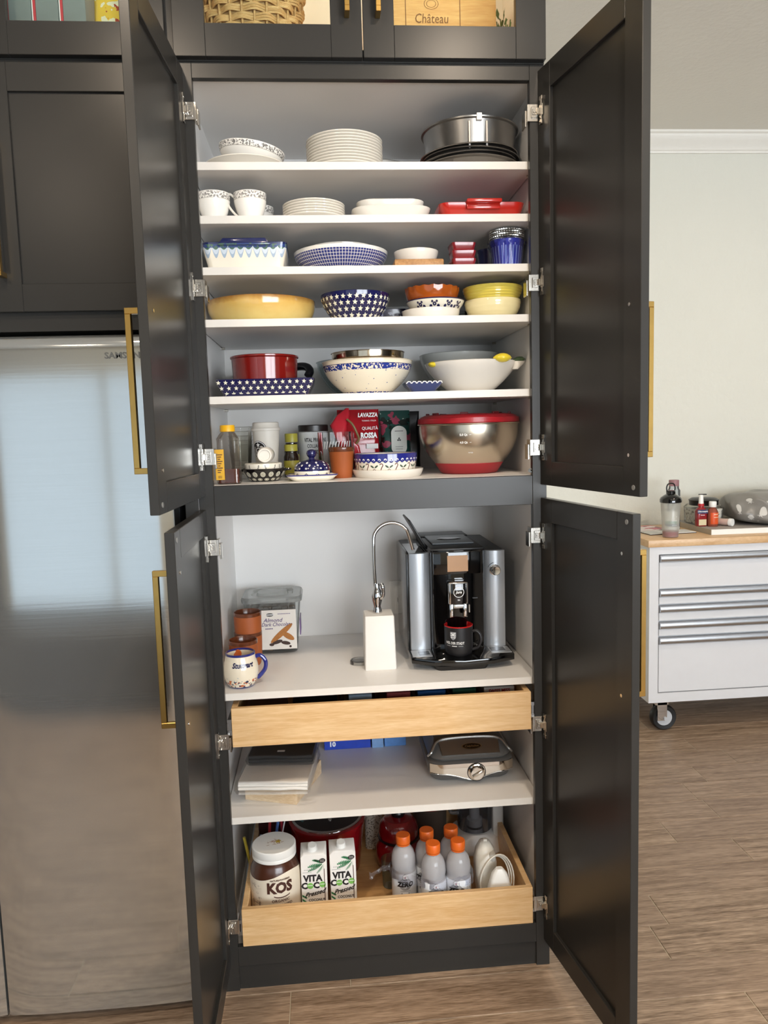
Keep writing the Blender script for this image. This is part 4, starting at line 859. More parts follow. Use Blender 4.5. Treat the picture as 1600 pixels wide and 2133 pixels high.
obj('twisted_corner', Geo().loft([(0.045, 0.018, 0.008, 0.006, -0.012, -0.052), (0.085, 0.030, 0.012, 0.009, -0.030, -0.056), (0.120, 0.020, 0.014, 0.012, -0.056, -0.054), (0.150, 0.026, 0.014, 0.012, -0.060, -0.046), (0.180, 0.020, 0.012, 0.010, -0.046, -0.036), (0.200, 0.004, 0.006, 0.004, -0.036, -0.028)], 8).mapped(lambda x, y, zz: (x + 0.007*mnoise.noise((x*50, y*50, zz*45)), y + 0.008*mnoise.noise((x*45 + 9, y*45, zz*40)), zz)), M('red_foil_bag_bright', 'c22634', 0.2, var=0.15, vs=14, bump=0.4, bs=25, coat=0.3), t, ang=20)
obj('tin_tie', Geo().tube(spline([(-0.036, -0.068, 0.166), (-0.020, -0.074, 0.150), (-0.008, -0.072, 0.125), (-0.002, -0.066, 0.105), (-0.014, -0.062, 0.088)], 6), 0.0035, 8), M('khaki_tie', '7d6a40', 0.5), t)
g = Geo().merge(text('LAVAZZA', 0.017, 0.0007, 0.15, 0.8).moved((0.028, 0.052, 0))).merge(text("TORINO, ITALIA", 0.006, 0, 0, 1).moved((0.032, 0.035, 0))).merge(text('QUALITÀ', 0.013, 0.0001, 0, 0.9).moved((0.034, 0.012, 0))).merge(text('ROSSA', 0.022, 0.0011, 0, 0.75).moved((0.030, -0.010, 0))).merge(rect(0.022, 0.058, -0.050, -0.035))
obj('lettering', front(g, 0, -0.044, 0.125, 0.0), mPrintW, t)
t = thing('coffee_bag', 'dark green and pink coffee bag with oval white label', 'bag', (0.0935, 0.405, z))
mGB = PM('green_pink_print', '1f4a44', [('9c4358', [('noise', 22, 0.56)]), ('10231f', [('noise', 38, 0.60)]), ('b9cfc0', [('noise', 60, 0.70)])], 0.25, 0.4)
obj('bag_body', bagmesh(0.048, 0.036, 0.190, 7.0, 0.005), mGB, t, ang=25)
ov = [(0.024*math.cos(2*PI*k_/40), 0.022*math.sin(2*PI*k_/40) + (0.022 if math.sin(2*PI*k_/40) > 0 else -0.022)) for k_ in range(40)]
lb = obj('oval_label', front(poly(ov), 0.008, -0.046, 0.098), M('label_paper', 'd9dcd5', 0.6), t)
g = Geo().merge(lines(0.026, 0.0022, 7).moved((0, 0.028, 0))).merge(lines(0.024, 0.0014, 8).moved((0, -0.020, 0))).merge(lines(0.022, 0.0014, 7).moved((0, -0.027, 0)))
for a in range(3): g.merge(ring(0.0028, 0, 12, (0.0035*math.cos(a*2.09 + PI/2), 0.0035*math.sin(a*2.09 + PI/2) + 0.002)))
obj('label_print', front(g, 0.008, -0.047, 0.098), mPrintK, lb)
solo('dark_pouch', 'black pouch standing behind the green coffee bag', 'pouch', bagmesh(0.040, 0.022, 0.188, 12.0, 0.004), M('black_pouch', '0c0d10', 0.35), (0.140, 0.470, z), ang=25)
# candy-cane ramekin on white dish
solo('round_dish', 'low plain white round dish under the candy cane ramekin', 'dish', Geo().lathe(bowlp(0.1010, 0.021, 0.092, 0.005, 1.6), 60), mWhiteC, (0.0480, 0.1730, z))
t = thing('ramekin', 'cream ramekin with navy dotted rim, candy canes and holly', 'ramekin', (0.0420, 0.1695, z + 0.0055))
Rc, Hc = 0.0885, 0.059
obj('ramekin_body', Geo().lathe([(0, 0), (0.080, 0), (0.083, 0.003), (0.0885, 0.052), (0.0885, 0.059), (0.085, 0.060), (0.0825, 0.052), (0.078, 0.006), (0, 0.005)], 64), mCrP, t)
rr_ = lambda zz: 0.083 + (0.0885 - 0.083)*min(1, max(0, (zz - 0.003)/0.049))
obj('navy_rim', Geo().lathe([(0.0875, 0.0395), (0.0888, 0.040), (0.0893, 0.052), (0.0893, 0.0592), (0.087, 0.0608), (0.084, 0.059)], 64), M('cobalt_glaze', '23297a', 0.1, coat=0.5), t)
g = Geo(); g2 = Geo(); g3 = Geo(); g4 = Geo()
for j in range(34): g.merge(oncyl(ring(0.0042, 0, 14), 0, 2*PI*j/34, 0.0435, 0.0014, rr_)); g3.merge(oncyl(ring(0.0058, 0, 14), 0, 2*PI*j/34, 0.0415, 0.0009, rr_)); g3.merge(oncyl(ring(0.0016, 0, 8), 0, 2*PI*j/34, 0.0435, 0.0017, rr_))
obj('dot_border', g, mPrintW, t); obj('scallop_border', g3, M('cobalt_glaze', '23297a', 0.1, coat=0.5), t)
for j in range(13):
    a = 2*PI*(j + 0.3)/13
    pts = spline([(-0.004, -0.010, 0), (0.0, 0.0, 0), (0.004, 0.008, 0), (0.0, 0.012, 0), (-0.005, 0.009, 0)], 4)
    for p0, p1 in zip(pts, pts[1:]):
        d_ = (p1 - p0).normalized(); n_ = Vector((-d_.y, d_.x, 0))*0.0011
        g2.merge(oncyl(poly([(p0.x + n_.x, p0.y + n_.y), (p1.x + n_.x, p1.y + n_.y), (p1.x - n_.x, p1.y - n_.y), (p0.x - n_.x, p0.y - n_.y)]), 0, a, 0.022, 0.0009, rr_))
    for s in (-1, 1): g4.merge(oncyl(ring(0.006, 0, 12, (s*0.006, 0.006), 1.0, 0.38, s*0.6), 0, a + PI/13, 0.020, 0.0009, rr_))
    for q in range(3): g2.merge(oncyl(ring(0.0013, 0, 8, ((q - 1)*0.003, -0.003 + 0.002*(q == 1))), 0, a + PI/13, 0.020, 0.0011, rr_))
obj('candy_canes', g2, M('brick_red_paint', '5e2424', 0.4), t); obj('holly_leaves', g4, M('holly_green', '3d5040', 0.4), t)
# big steel mixing bowl
t = thing('steel_mixing_bowl', 'large stainless mixing bowl with red lid and red base', 'bowl', (0.2890, 0.2100, z))
rs = lambda zz: 0.098 + (0.1425 - 0.098)*(1 - (1 - min(1, max(0, (zz - 0.03)/0.105)))**2.2)
bp = [(0.0, 0.004), (0.060, 0.004)] + [(rs(0.012 + 0.126*i/14) - 0.001, 0.012 + 0.126*i/14) for i in range(15)]
bp = [(0, 0.008), (0.070, 0.008), (0.080, 0.016)] + [(rs(zz), zz) for zz in (0.03, 0.04, 0.05, 0.06, 0.07, 0.08, 0.09, 0.10, 0.11, 0.12, 0.13, 0.138)] + [(0.1475, 0.140), (0.148, 0.1425), (0.140, 0.142), (0.120, 0.06), (0, 0.012)]
obj('bowl_body', Geo().lathe(bp, 72), M('polished_steel', 'cfc4b2', 0.27, 1.0, var=0.04, vs=4), t)
mRS = M('red_silicone', '9b2028', 0.5, var=0.04)
obj('silicone_base', Geo().lathe([(0, 0), (0.076, 0), (0.082, 0.003), (0.0988, 0.0295), (0.0985, 0.031), (0.09, 0.031), (0, 0.008)], 60), mRS, t)
lo = obj('lid', Geo().lathe([(0.145, 0.143), (0.1465, 0.145), (0.1455, 0.158), (0.140, 0.1595), (0.138, 0.1625), (0.125, 0.168), (0.07, 0.170), (0, 0.1705)], 72), M('red_lid_plastic', 'a31c26', 0.3, coat=0.2), t)
for a in range(8): obj('lid_tab', Geo().box(-0.011, 0.011, -0.004, 0.004, 0, 0.006), M('dark_red_tab', '5a1016', 0.4), lo, (0.118*math.cos(a*PI/4 + 0.5), 0.118*math.sin(a*PI/4 + 0.5), 0.1675), (0, 0, a*PI/4 + 0.5 + PI/2), bevel=0.001, bseg=1)
g = Geo().merge(oncyl(text('5.0 Qt', 0.008, 0.0003).moved((-0.004, 0, 0)).merge(rect(0.012, 0.017, -0.0004, 0.0006)), 0, -1.83, 0.111, 0.0012, rs)).merge(oncyl(text('4.0 Qt', 0.008, 0.0003).moved((-0.004, 0, 0)).merge(rect(0.012, 0.017, -0.0004, 0.0006)), 0, -1.83, 0.090, 0.0012, rs)).merge(oncyl(text('3.0 Qt', 0.005, 0.0001), 0, -1.72, 0.062, 0.0014, rs))
obj('volume_marks', g, mPrintW, t)
# ================================================================ coffee shelf
z = Z['c1']
t = thing('biscotti_jar', 'clear plastic jar of almond dark chocolate biscotti at the back', 'jar', (-0.312, 0.450, z))
mJar = MGLASS('jar_plastic', 'f8f9f8', 0.06, 0.06, refl=0.7)
obj('jar_wall', Geo().loft([(0, 0.070, 0.064, 0.02), (0.004, 0.075, 0.069, 0.022), (0.130, 0.085, 0.078, 0.022), (0.150, 0.088, 0.080, 0.022), (0.166, 0.088, 0.080, 0.022)], 6, True, False), mJar, t)
obj('jar_lid', Geo().loft([(0.166, 0.094, 0.086, 0.03), (0.176, 0.096, 0.088, 0.03), (0.183, 0.092, 0.084, 0.03), (0.184, 0.066, 0.058, 0.03), (0.179, 0.062, 0.054, 0.03), (0.179, 0.050, 0.042, 0.028), (0.187, 0.046, 0.038, 0.026), (0.188, 0.02, 0.015, 0.012)], 6), MGLASS('jar_lid_plastic', 'f4f6f4', 0.1, 0.45, 'dfe2e0'), t)
mBis = M('wrapped_biscotti', '5c4a3a', 0.25, var=0.5, vs=30, coat=0.3)
random.seed(5)
for j in range(16): obj('biscotti', Geo().box(-0.010, 0.010, -0.03, 0.03, 0, 0.125), mBis, t, (-0.060 + 0.0165*(j % 8), -0.031 + 0.062*(j // 8), 0.006 + 0.006*random.random()), (0, random.uniform(-.05, .05), 0), bevel=0.004)
lb = obj('label', front(rect(-0.055, 0.055, -0.064, 0.064), 0.020, -0.0800, 0.080).mapped(lambda x, y, q: (x, y - 0.0 + (0.0055 - 0.0055*(q/0.080)), q)), M('biscotti_label', 'd9d3cb', 0.45), t)
def lab(gm, dx, dz, off=0.0012): return front(gm, 0.020 + dx, -0.0800, 0.080 + dz, off).mapped(lambda x, y, q: (x, y + (0.0055 - 0.0055*(q/0.080)), q))
g = Geo().merge(lab(ring(0.011, 0, 20, sx=1.1, sy=0.5), -0.026, 0.049))
obj('brand_oval', g, mPrintK, lb)
obj('brand_text', lab(text('NONNI\'S', 0.006, 0.0002), -0.026, 0.049, 0.0018), mPrintW, lb)
obj('lettering', lab(text('Almond', 0.018, 0.0001, 0.3), -0.018, 0.031).merge(lab(text('Dark Chocolate', 0.0165, 0.0001, 0.3, 0.88), -0.006, 0.017)).merge(lab(lines(0.024, 0.003, 5), -0.030, 0.004)).merge(lab(lines(0.040, 0.002, 8), 0.018, 0.051)), M('plum_ink', '45306a', 0.5), lb)
obj('biscotti_picture', lab(ring(0.034, 0, 24, sx=1.35, sy=0.26, rot=0.72), 0.008, -0.012).merge(lab(ring(0.020, 0, 20, sx=1.1, sy=0.45, rot=-0.6), 0.028, -0.022, 0.0010)), M('toasted_biscuit', 'a3682c', 0.5, var=0.35, vs=160), lb)
obj('chocolate_picture', lab(ring(0.012, 0, 12, sx=1.4, sy=0.5, rot=0.3), -0.006, -0.040).merge(lab(ring(0.010, 0, 12, sx=1.5, sy=0.6, rot=-0.2), 0.020, -0.044)).merge(lab(ring(0.004, 0, 8), 0.034, -0.056)).merge(lab(ring(0.005, 0, 8, sx=1.6), -0.024, -0.048)), M('dark_chocolate', '38241c', 0.5), lb)
obj('purple_seal', Geo().box(0.0850, 0.0875, -0.06, 0.03, 0.055, 0.105), M('purple_seal', '5a3078', 0.4), t)
tcs = [(0, 0), (0.030, 0), (0.034, 0.003), (0.038, 0.018), (0.0395, 0.052), (0.0395, 0.0590), (0.0375, 0.0595), (0.0365, 0.05), (0.034, 0.010), (0, 0.006)]
def tcup(label, x, y, dz):
    t = thing('terracotta_cup', label, 'cup', (x, y, z + dz), 0, 'terracotta cups on the coffee shelf')
    obj('cup_body', Geo().lathe([(r*1.04, zz*1.7) for r, zz in tcs], 44), mTer, t); obj('rim_glaze', Geo().lathe([(0.0405, 0.091), (0.0417, 0.092), (0.0417, 0.1005), (0.0395, 0.1025), (0.0375, 0.099), (0.0365, 0.06)], 44), mTerG, t)
tcup('lower terracotta cup of the stacked pair behind the Stuttgart mug', -0.3785, 0.283, 0)
tcup('upper terracotta cup stacked on another beside the biscotti jar', -0.3780, 0.284, 0.0605)
tcup('single terracotta cup directly behind the Stuttgart mug', -0.385, 0.1945, 0)
t = thing('mug', 'cream pottery mug lettered Stuttgart with flowers and blue handle', 'mug', (-0.383, 0.092, z))
mpz = [(0, 0.001), (0.030, 0.0), (0.036, 0.004), (0.045, 0.020), (0.0485, 0.038), (0.0475, 0.056), (0.0435, 0.074), (0.0405, 0.088), (0.0405, 0.0945), (0.0385, 0.0955), (0.038, 0.088), (0.0415, 0.072), (0.045, 0.054), (0.046, 0.038), (0.042, 0.020), (0.033, 0.006), (0, 0.005)]
layers_scale['stuttgart_glaze'] = 130
obj('mug_body', Geo().lathe(mpz, 56), PM('stuttgart_glaze', 'e7dcc6', [('9a8b7a', [('dots', 150, 0.07)]), ('8aa0a8', [('z', 0.014, 0.036), ('noise', 130, 0.66)]), ('c86a3a', [('z', 0.007, 0.026), ('noise', 95, 0.56)]), ('26304e', [('z', 0.004, 0.025), ('noise', 160, 0.58)]), ('2b2f74', [('z', -1, 0.0045)]), ('2b2f74', [('z', 0.0895, 0.2)])]), t)
def mr(q):
    for (r0, z0), (r1, z1) in zip(mpz[1:9], mpz[2:9]):
        if z0 <= q <= z1: return r0 + (r1 - r0)*(q - z0)/(z1 - z0)
    return 0.0485
obj('lettering', oncyl(text('Stuttgart', 0.0195, 0.0007, 0.35, 0.85), 0, -1.35, 0.068, 0.0012, mr), mNavy, t)
obj('handle', Geo().tube(spline([(0.040, 0, 0.080), (0.055, 0.0, 0.082), (0.068, 0.0, 0.066), (0.066, 0.0, 0.044), (0.050, 0.0, 0.024), (0.044, 0, 0.020)], 6), 0.0058, 10), M('cobalt_glaze', '23297a', 0.1, coat=0.5), t, (0, 0, 0), (0, 0, 0.0))
obj('flower_inside', Geo().lathe([(0, 0.0), (0.010, 0.002), (0.012, 0.0)], 16).moved((-0.012, 0.0355, 0.080), (PI/2 - 0.1, 0, 0)), M('orange_flower', 'c2602c', 0.3), t)
# filtered-water tap on a white block
t = thing('tap_block', 'white painted wooden block carrying the tap left of coffee machine', 'block', (0.0105, 0.205, z))
obj('block_body', Geo().loft([(0, 0.0455, 0.0455, 0.004), (0.003, 0.046, 0.046, 0.005), (0.155, 0.043, 0.043, 0.005), (0.1585, 0.0405, 0.0405, 0.004)], 4), M('white_block_paint', 'd9d6d0', 0.45, var=0.02), t)
t = thing('water_tap', 'slim chrome gooseneck filter tap arching into the coffee machine tank', 'tap', (0.008, 0.205, z + 0.1587))
obj('tap_base', Geo().lathe([(0, 0), (0.0140, 0), (0.0145, 0.002), (0.0115, 0.012), (0.0098, 0.020), (0.0145, 0.038), (0.0155, 0.050), (0.0125, 0.066), (0.0085, 0.074), (0.0080, 0.088), (0, 0.088)], 32), mChrome, t)
obj('tap_lever', Geo().tube(spline([(0.010, -0.008, 0.045), (0.017, -0.014, 0.056), (0.0165, -0.014, 0.076), (0.013, -0.010, 0.088)], 5), [0.006]*5 + [0.0055]*5 + [0.0065]*6, 12), mChrome, t)
arc = [(-0.004, 0, 0.080), (-0.006, 0, 0.14), (-0.0055, 0, 0.20)]
for k_ in range(1, 11):
    a = PI - k_*0.27; arc.append((0.048 + 0.054*math.cos(a), 0.015*k_/10, 0.212 + 0.052*math.sin(a)))
arc.append((0.112, 0.02, 0.180))
obj('spout_pipe', Geo().tube(spline(arc, 4), 0.0052, 14), mChrome, t)
solo('bottle_cap', 'small clear plastic lid lying left of the white tap block', 'lid', Geo().lathe([(0, 0.012), (0.026, 0.012), (0.028, 0.009), (0.028, 0), (0.0265, 0), (0.0265, 0.009), (0, 0.010)], 32), MGLASS('clear_lid', 'f2f2f0', 0.08, 0.12), (-0.048, 0.235, z))
t = thing('power_outlet', 'white outlet plate on the pantry back wall behind the tap', 'outlet', (0.113, DEP, z + 0.120))
obj('cover_plate', Geo().box(-0.036, 0.036, -0.006, -0.0005, -0.058, 0.058), mWhiteP, t, bevel=0.002)
obj('socket', Geo().box(-0.017, 0.017, -0.008, -0.006, 0.008, 0.040), mWhiteP, t, bevel=0.002); obj('socket', Geo().box(-0.017, 0.017, -0.008, -0.006, -0.040, -0.008), mWhiteP, t, bevel=0.002)
t = thing('power_plug', 'black plug and cord in the outlet behind the coffee machine', 'plug', (0.118, DEP - 0.0085, z + 0.112))
obj('plug_body', Geo().loft([(0, 0.015, 0.011, 0.006), (0.012, 0.015, 0.011, 0.006), (0.028, 0.007, 0.006, 0.005)], 5).moved((0, 0, 0), (PI/2, 0, 0)), mBlack, t)
obj('cord', Geo().tube(spline([(0, -0.026, 0), (0.03, -0.032, -0.02), (0.034, -0.022, -0.06), (0.034, -0.018, -0.108)], 6), 0.003, 8), mBlack, t)
# coffee machine
t = thing('coffee_machine', 'black and silver automatic coffee machine on the coffee shelf', 'coffee machine', (0.2478, 0.20, z))
mSil = M('silver_panel', 'b9bec4', 0.3, 0.65, var=0.02, vs=3)
obj('housing', Geo().box(-0.139, 0.141, 0.014, 0.355, 0.012, 0.322), mBlack, t, bevel=0.006)
for s in (-1, 1):
    pr = [(s*0.143, 0.020), (s*0.142, 0.006), (s*0.125, 0.0), (s*0.100, 0.002), (s*0.084, 0.010), (s*0.078, 0.030)]
    g = Geo(); n_ = len(pr); zt = 0.329
    g.add([(a, b, 0.030) for a, b in pr] + [(a, b, zt) for a, b in pr], [(i, i + 1, i + 1 + n_, i + n_) for i in range(n_ - 1)] + [tuple(range(n_)), tuple(range(n_, 2*n_))])
    obj('side_front_panel', g, mSil, t, ang=50)
obj('water_tank', Geo().box(-0.150, -0.139, 0.03, 0.30, 0.02, 0.325), M('smoked_tank', '26292c', 0.15, coat=0.4), t, bevel=0.003)
cp = [(-0.081, 0.03), (-0.080, 0.0), (-0.068, -0.012), (0.0, -0.016), (0.068, -0.012), (0.080, 0.0), (0.081, 0.03)]
g = Geo(); n_ = len(cp)
g.add([(a, b, 0.035) for a, b in cp] + [(a, b, 0.337) for a, b in cp], [(i, i + 1, i + 1 + n_, i + n_) for i in range(n_ - 1)] + [tuple(range(n_)), tuple(range(n_, 2*n_)), (0, n_ - 1, 2*n_ - 1, n_)])
obj('front_column', g, mBlackG, t, ang=50)
obj('display_hood', Geo().box(-0.075, 0.066, -0.0225, -0.010, 0.268, 0.335), mBlackG, t, bevel=0.003)
obj('display', Geo().box(-0.034, 0.027, -0.0240, -0.0222, 0.276, 0.3235), M('display_screen', 'c39a78', 0.15, var=0.05, emit='c39a78', estr=0.10), t, bevel=0.0008, bseg=1)
obj('top_deck', Geo().box(-0.080, 0.080, 0.0, 0.345, 0.322, 0.342), mBlack, t, bevel=0.004)
bl = obj('bean_lid', Geo().box(-0.064, 0.064, 0.070, 0.240, 0.342, 0.348), M('grey_top_plate', '8e9499', 0.35, 0.5), t, bevel=0.003)
obj('lid_grip', Geo().lathe([(0, 0.002), (0.036, 0.002), (0.040, 0), (0, 0)], 28).moved((0.0, 0.15, 0.348), sc=(1, 0.55, 1)), mBlackG, bl)
obj('rear_hatch', Geo().box(-0.078, 0.078, 0.245, 0.345, 0.342, 0.3445), mBlack, t, bevel=0.003)
obj('right_shoulder', Geo().box(0.082, 0.141, 0.02, 0.345, 0.322, 0.330), M('graphite_plastic', '2a2c2f', 0.4), t, bevel=0.003)
obj('tank_flap', Geo().box(-0.102, 0.0, 0.05, 0.22, 0, 0.006).moved((0, 0, 0), (0, math.radians(60), 0)), mBlack, t, (-0.083, 0.02, 0.330), bevel=0.002)
obj('tank_opening', Geo().box(-0.138, -0.084, 0.03, 0.25, 0.321, 0.3235), mBlackG, t)
obj('knob', Geo().lathe([(0.0165, 0), (0.0165, 0.003), (0.0145, 0.004), (0.0135, 0.018), (0.0115, 0.020), (0, 0.0195)], 32).moved((0.1115, 0.001, 0.272), (PI/2, 0, 0)), mChrome, t)
g = Geo()
for k_ in range(14):
    a = PI*0.55 + k_*0.075; g.tube([(0.1115 + 0.022*math.cos(a), -0.0005, 0.272 + 0.022*math.sin(a)), (0.1115 + 0.022*math.cos(a + .075), -0.0005, 0.272 + 0.022*math.sin(a + .075))], 0.0006, 4)
obj('knob_scale', g, mPrintK, t)
sp = obj('coffee_spout', Geo().box(-0.037, 0.021, -0.050, -0.012, 0.184, 0.250), mChrome, t, bevel=0.005, bseg=3)
obj('spout_plate', Geo().box(-0.030, 0.014, -0.052, -0.048, 0.186, 0.246), mBlackG, sp, bevel=0.001)
obj('spout_bridge', Geo().box(-0.033, 0.018, -0.048, -0.016, 0.172, 0.184), mSteel, sp, bevel=0.003)
for xx in (-0.034, 0.006): obj('nozzle', Geo().box(xx, xx + 0.013, -0.050, -0.030, 0.146, 0.186), mChrome, sp, bevel=0.003)
obj('badge_ring', front(ring(0.0155, 0.0140, 32), -0.007, -0.0523, 0.221), mPrintW, sp); obj('lettering', front(text('jura', 0.011, 0.0003, 0.3), -0.007, -0.0523, 0.221).merge(front(text('E 6', 0.005, 0.0003), -0.007, -0.0523, 0.198)), mPrintW, sp)
obj('milk_port', Geo().box(0.026, 0.029, -0.030, -0.016, 0.155, 0.178), mSteel, t)
obj('column_mark', Geo().box(0.040, 0.055, -0.0175, -0.0125, 0.193, 0.196), M('graphite_plastic', '2a2c2f', 0.4), t)
dt = [(-0.152, 0.012), (-0.150, -0.068), (-0.085, -0.084), (0.0, -0.092), (0.085, -0.090), (0.148, -0.078), (0.151, 0.012)]
g = Geo(); n_ = len(dt); lo_ = lambda x: 0.012 + 0.010*(x/0.15)**2
g.add([(a, b, lo_(a)) for a, b in dt] + [(a, b, 0.030 + 0.010*(a/0.15)**2) for a, b in dt], [(i, (i + 1) % n_, (i + 1) % n_ + n_, i + n_) for i in range(n_)] + [tuple(range(n_)), tuple(range(n_, 2*n_))])
trb = obj('drip_tray', g, mBlackG, t, bevel=0.002)
obj('tray_foot', Geo().loft([(0.0, 0.075, 0.05, 0.02, -0.005, -0.03), (0.014, 0.082, 0.058, 0.025, -0.005, -0.03)], 5), mBlack, t)
for a, b in ((-0.146, -0.088), (0.084, 0.145)): obj('tray_inlay', Geo().box(a, b, -0.066, 0.0, 0.0385, 0.0405), mSil, trb, bevel=0.001, bseg=1)
obj('tray_grille', Geo().box(-0.125, -0.094, -0.05, -0.015, 0.0405, 0.0412).box(0.088, 0.13, -0.045, -0.01, 0.0405, 0.0412), mBlackG, trb)
obj('cup_grate', Geo().box(-0.080, 0.080, -0.078, 0.0, 0.0305, 0.0335), mBlack, trb, bevel=0.001, bseg=1)
# black mug
t = thing('mug', 'matte black mug with red inside and city crest under the spout', 'mug', (0.2400, 0.160, z + 0.0338))
obj('mug_body', Geo().lathe([(0, 0), (0.028, 0.0), (0.035, 0.004), (0.0405, 0.014), (0.0415, 0.03), (0.0415, 0.0885), (0.0400, 0.0895)], 52), M('matte_black_glaze', '1c1b1d', 0.45), t)
obj('red_lining', Geo().lathe([(0.0418, 0.0880), (0.0420, 0.0900), (0.0395, 0.0912), (0.0385, 0.088), (0.0385, 0.012), (0, 0.010)], 52), M('red_glaze', 'b01a1c', 0.12, coat=0.5), t)
obj('handle', Geo().tube(spline([(0.040, 0, 0.072), (0.052, 0.0, 0.073), (0.063, 0.0, 0.062), (0.065, 0.0, 0.044), (0.057, 0.0, 0.026), (0.040, 0, 0.018)], 6), 0.0048, 10), M('matte_black_glaze', '1c1b1d', 0.45), t, rot=(0, 0, -0.35))
cr = Geo().merge(poly([(-0.009, 0.011), (0.009, 0.011), (0.009, -0.002), (0.006, -0.009), (0, -0.013), (-0.006, -0.009), (-0.009, -0.002)]))
obj('crest', oncyl(subdiv(cr, 2), 0.0415, -2.13, 0.066), mPrintG, t)
g = Geo()
for s in (-1, 1):
    for q in range(3): g.merge(ring(0.003, 0.0016, 10, (s*0.0045, 0.007 - 0.006*q), 1, 0.7))
g.merge(star(0.0045, 0.4, 5, (0, 0.003)))
obj('crest_detail', oncyl(g, 0.0415, -2.13, 0.066, 0.0012), mPrintW, t)
obj('lettering', oncyl(text('WEIL DER STADT', 0.0105, 0.0002, 0, 0.72), 0.0415, -2.05, 0.044).merge(oncyl(lines(0.016, 0.0024, 5), 0.0415, -2.05, 0.0355)).merge(oncyl(rect(0.012, 0.026, 0, 0.0006).merge(rect(-0.026, -0.012, 0, 0.0006)), 0.0415, -2.05, 0.0352)), mPrintW, t)
# ================================================================ shallow drawer contents
z = DZ1
mDiv = MWOOD('dark_divider', '3a2113', '57351f', (1, 5, 5), 4, 0.6)
for k_, x in enumerate((-0.105, -0.008, 0.098, 0.199, 0.288)):
    solo('drawer_divider', ['leftmost', 'second from left', 'middle', 'fourth from left', 'rightmost'][k_] + ' dark wooden divider standing in the shallow drawer', 'divider', Geo().box(-0.004, 0.004, 0.022, 0.48, 0, 0.070), mDiv, (x, 0, z), 0, 'drawer dividers')
def packet(label, x0, x1, y0, h, mat, n_=1, txt=None, tm=None, name='tea_box', cat='box', grp=None):
    for q in range(n_):
        lb_ = label if n_ == 1 else ('front', 'second', 'third', 'fourth', 'fifth')[q] + ' ' + label
        o = thing(name, lb_, cat, ((x0 + x1)/2, y0 + q*0.018, z), 0, grp)
        hw = (x1 - x0)/2
        obj('carton', Geo().box(-hw, hw, 0, 0.014 if n_ > 1 else 0.07, 0, h), mat, o, bevel=0.001, bseg=1)
        if txt and q == 0: obj('lettering', front(text(txt, 0.014, 0.0005, 0, 0.9), 0, 0, h - 0.011).merge(text(txt, 0.012, 0.0003).moved((0, 0.02, h + 0.0006))), tm or mPrintW, o)
packet('pale blue paper sachet standing in the shallow drawer', -0.088, -0.022, 0.10, 0.078, M('pale_blue_sachet', 'a9c0d6', 0.5, var=0.15, vs=50), 3, None, None, 'tea_sachet', 'sachet', 'pale blue sachets')
packet('red sachet of the row in the shallow drawer', 0.020, 0.088, 0.10, 0.078, M('red_sachet', 'a4484a', 0.5, var=0.2, vs=60), 5, None, None, 'tea_sachet', 'sachet', 'red sachets')
packet('blue tea carton in the shallow drawer', 0.108, 0.188, 0.095, 0.080, M('royal_blue_card', '1d5390', 0.45), 1)
packet('dark green tea carton with white edges in the shallow drawer', 0.208, 0.276, 0.095, 0.080, M('dark_green_card', '17523c', 0.45), 1)
packet('white cocoa carton with red lettering in the shallow drawer', 0.298, 0.386, 0.090, 0.082, M('white_cocoa_card', 'd3cdc6', 0.45), 1, 'SWISS MISS', mPrintR)
packet('dark brown tea carton at left end of the shallow drawer', -0.370, -0.260, 0.06, 0.078, M('brown_card', '4c2a1a', 0.45, var=0.5, vs=30), 1)
packet('black tea carton in the left half of shallow drawer', -0.245, -0.120, 0.08, 0.074, M('black_card', '17120f', 0.45, var=0.3, vs=30), 1)
# ================================================================ grill shelf
z = Z['c2']
t = thing('wooden_crate', 'whitewashed shallow wooden crate under folded cloths', 'crate', (-0.245, 0.0735, z), math.radians(-20))
mWC = MWOOD('whitewashed_pine', 'b99a73', 'e0cdb0', (2, 8, 10), 5, 0.6)
for nm, bb in (('front_board', (-0.158, 0, 0, 0.008, 0, 0.044)), ('back_board', (-0.158, 0, 0.197, 0.205, 0, 0.044)), ('side_board', (-0.158, -0.150, 0.008, 0.197, 0, 0.044)), ('side_board', (-0.008, 0, 0.008, 0.197, 0, 0.044)), ('bottom_board', (-0.150, -0.008, 0.008, 0.197, 0, 0.006))):
    obj(nm, Geo().box(*bb), mWC, t, bevel=0.001, bseg=1)
mCloth = M('white_cotton', 'e6e2db', 0.85, var=0.04, bump=0.15, bs=120); mClothB = M('black_cotton', '1b1918', 0.8, var=0.1, bump=0.2, bs=90)
def folded(hx, y0, y1, h, seed, nl=3):
    g_ = Geo(); lay = h/nl
    for i in range(nl):
        L_ = []
        for k_ in range(9):
            s = k_/8; a = -PI/2 + PI*s
            L_.append((math.cos(a)*lay*0.5, lay*(i + 0.5) + math.sin(a)*lay*0.5))
        pr_ = [(y1, lay*i)] + [(y0 - q, r) for q, r in L_] + [(y1, lay*(i + 1))]
        N_ = 12; V_ = []; F_2 = []
        for c_ in range(N_ + 1):
            x = -hx + 2*hx*c_/N_
            for (yy, zz) in pr_: V_.append((x + 0.002*mnoise.noise((yy*30, zz*60, i)), yy + 0.003*mnoise.noise((x*14 + seed, i*3.1, zz*20)), zz + 0.002*mnoise.noise((x*16, yy*12, seed + i))))
        m_ = len(pr_)
        for c_ in range(N_):
            for k_ in range(m_): F_2.append((c_*m_ + k_, c_*m_ + (k_+1) % m_, (c_+1)*m_ + (k_+1) % m_, (c_+1)*m_ + k_))
        F_2 += [tuple(range(m_)), tuple(range(N_*m_, (N_+1)*m_))]
        g_.add(V_, F_2)
    return g_
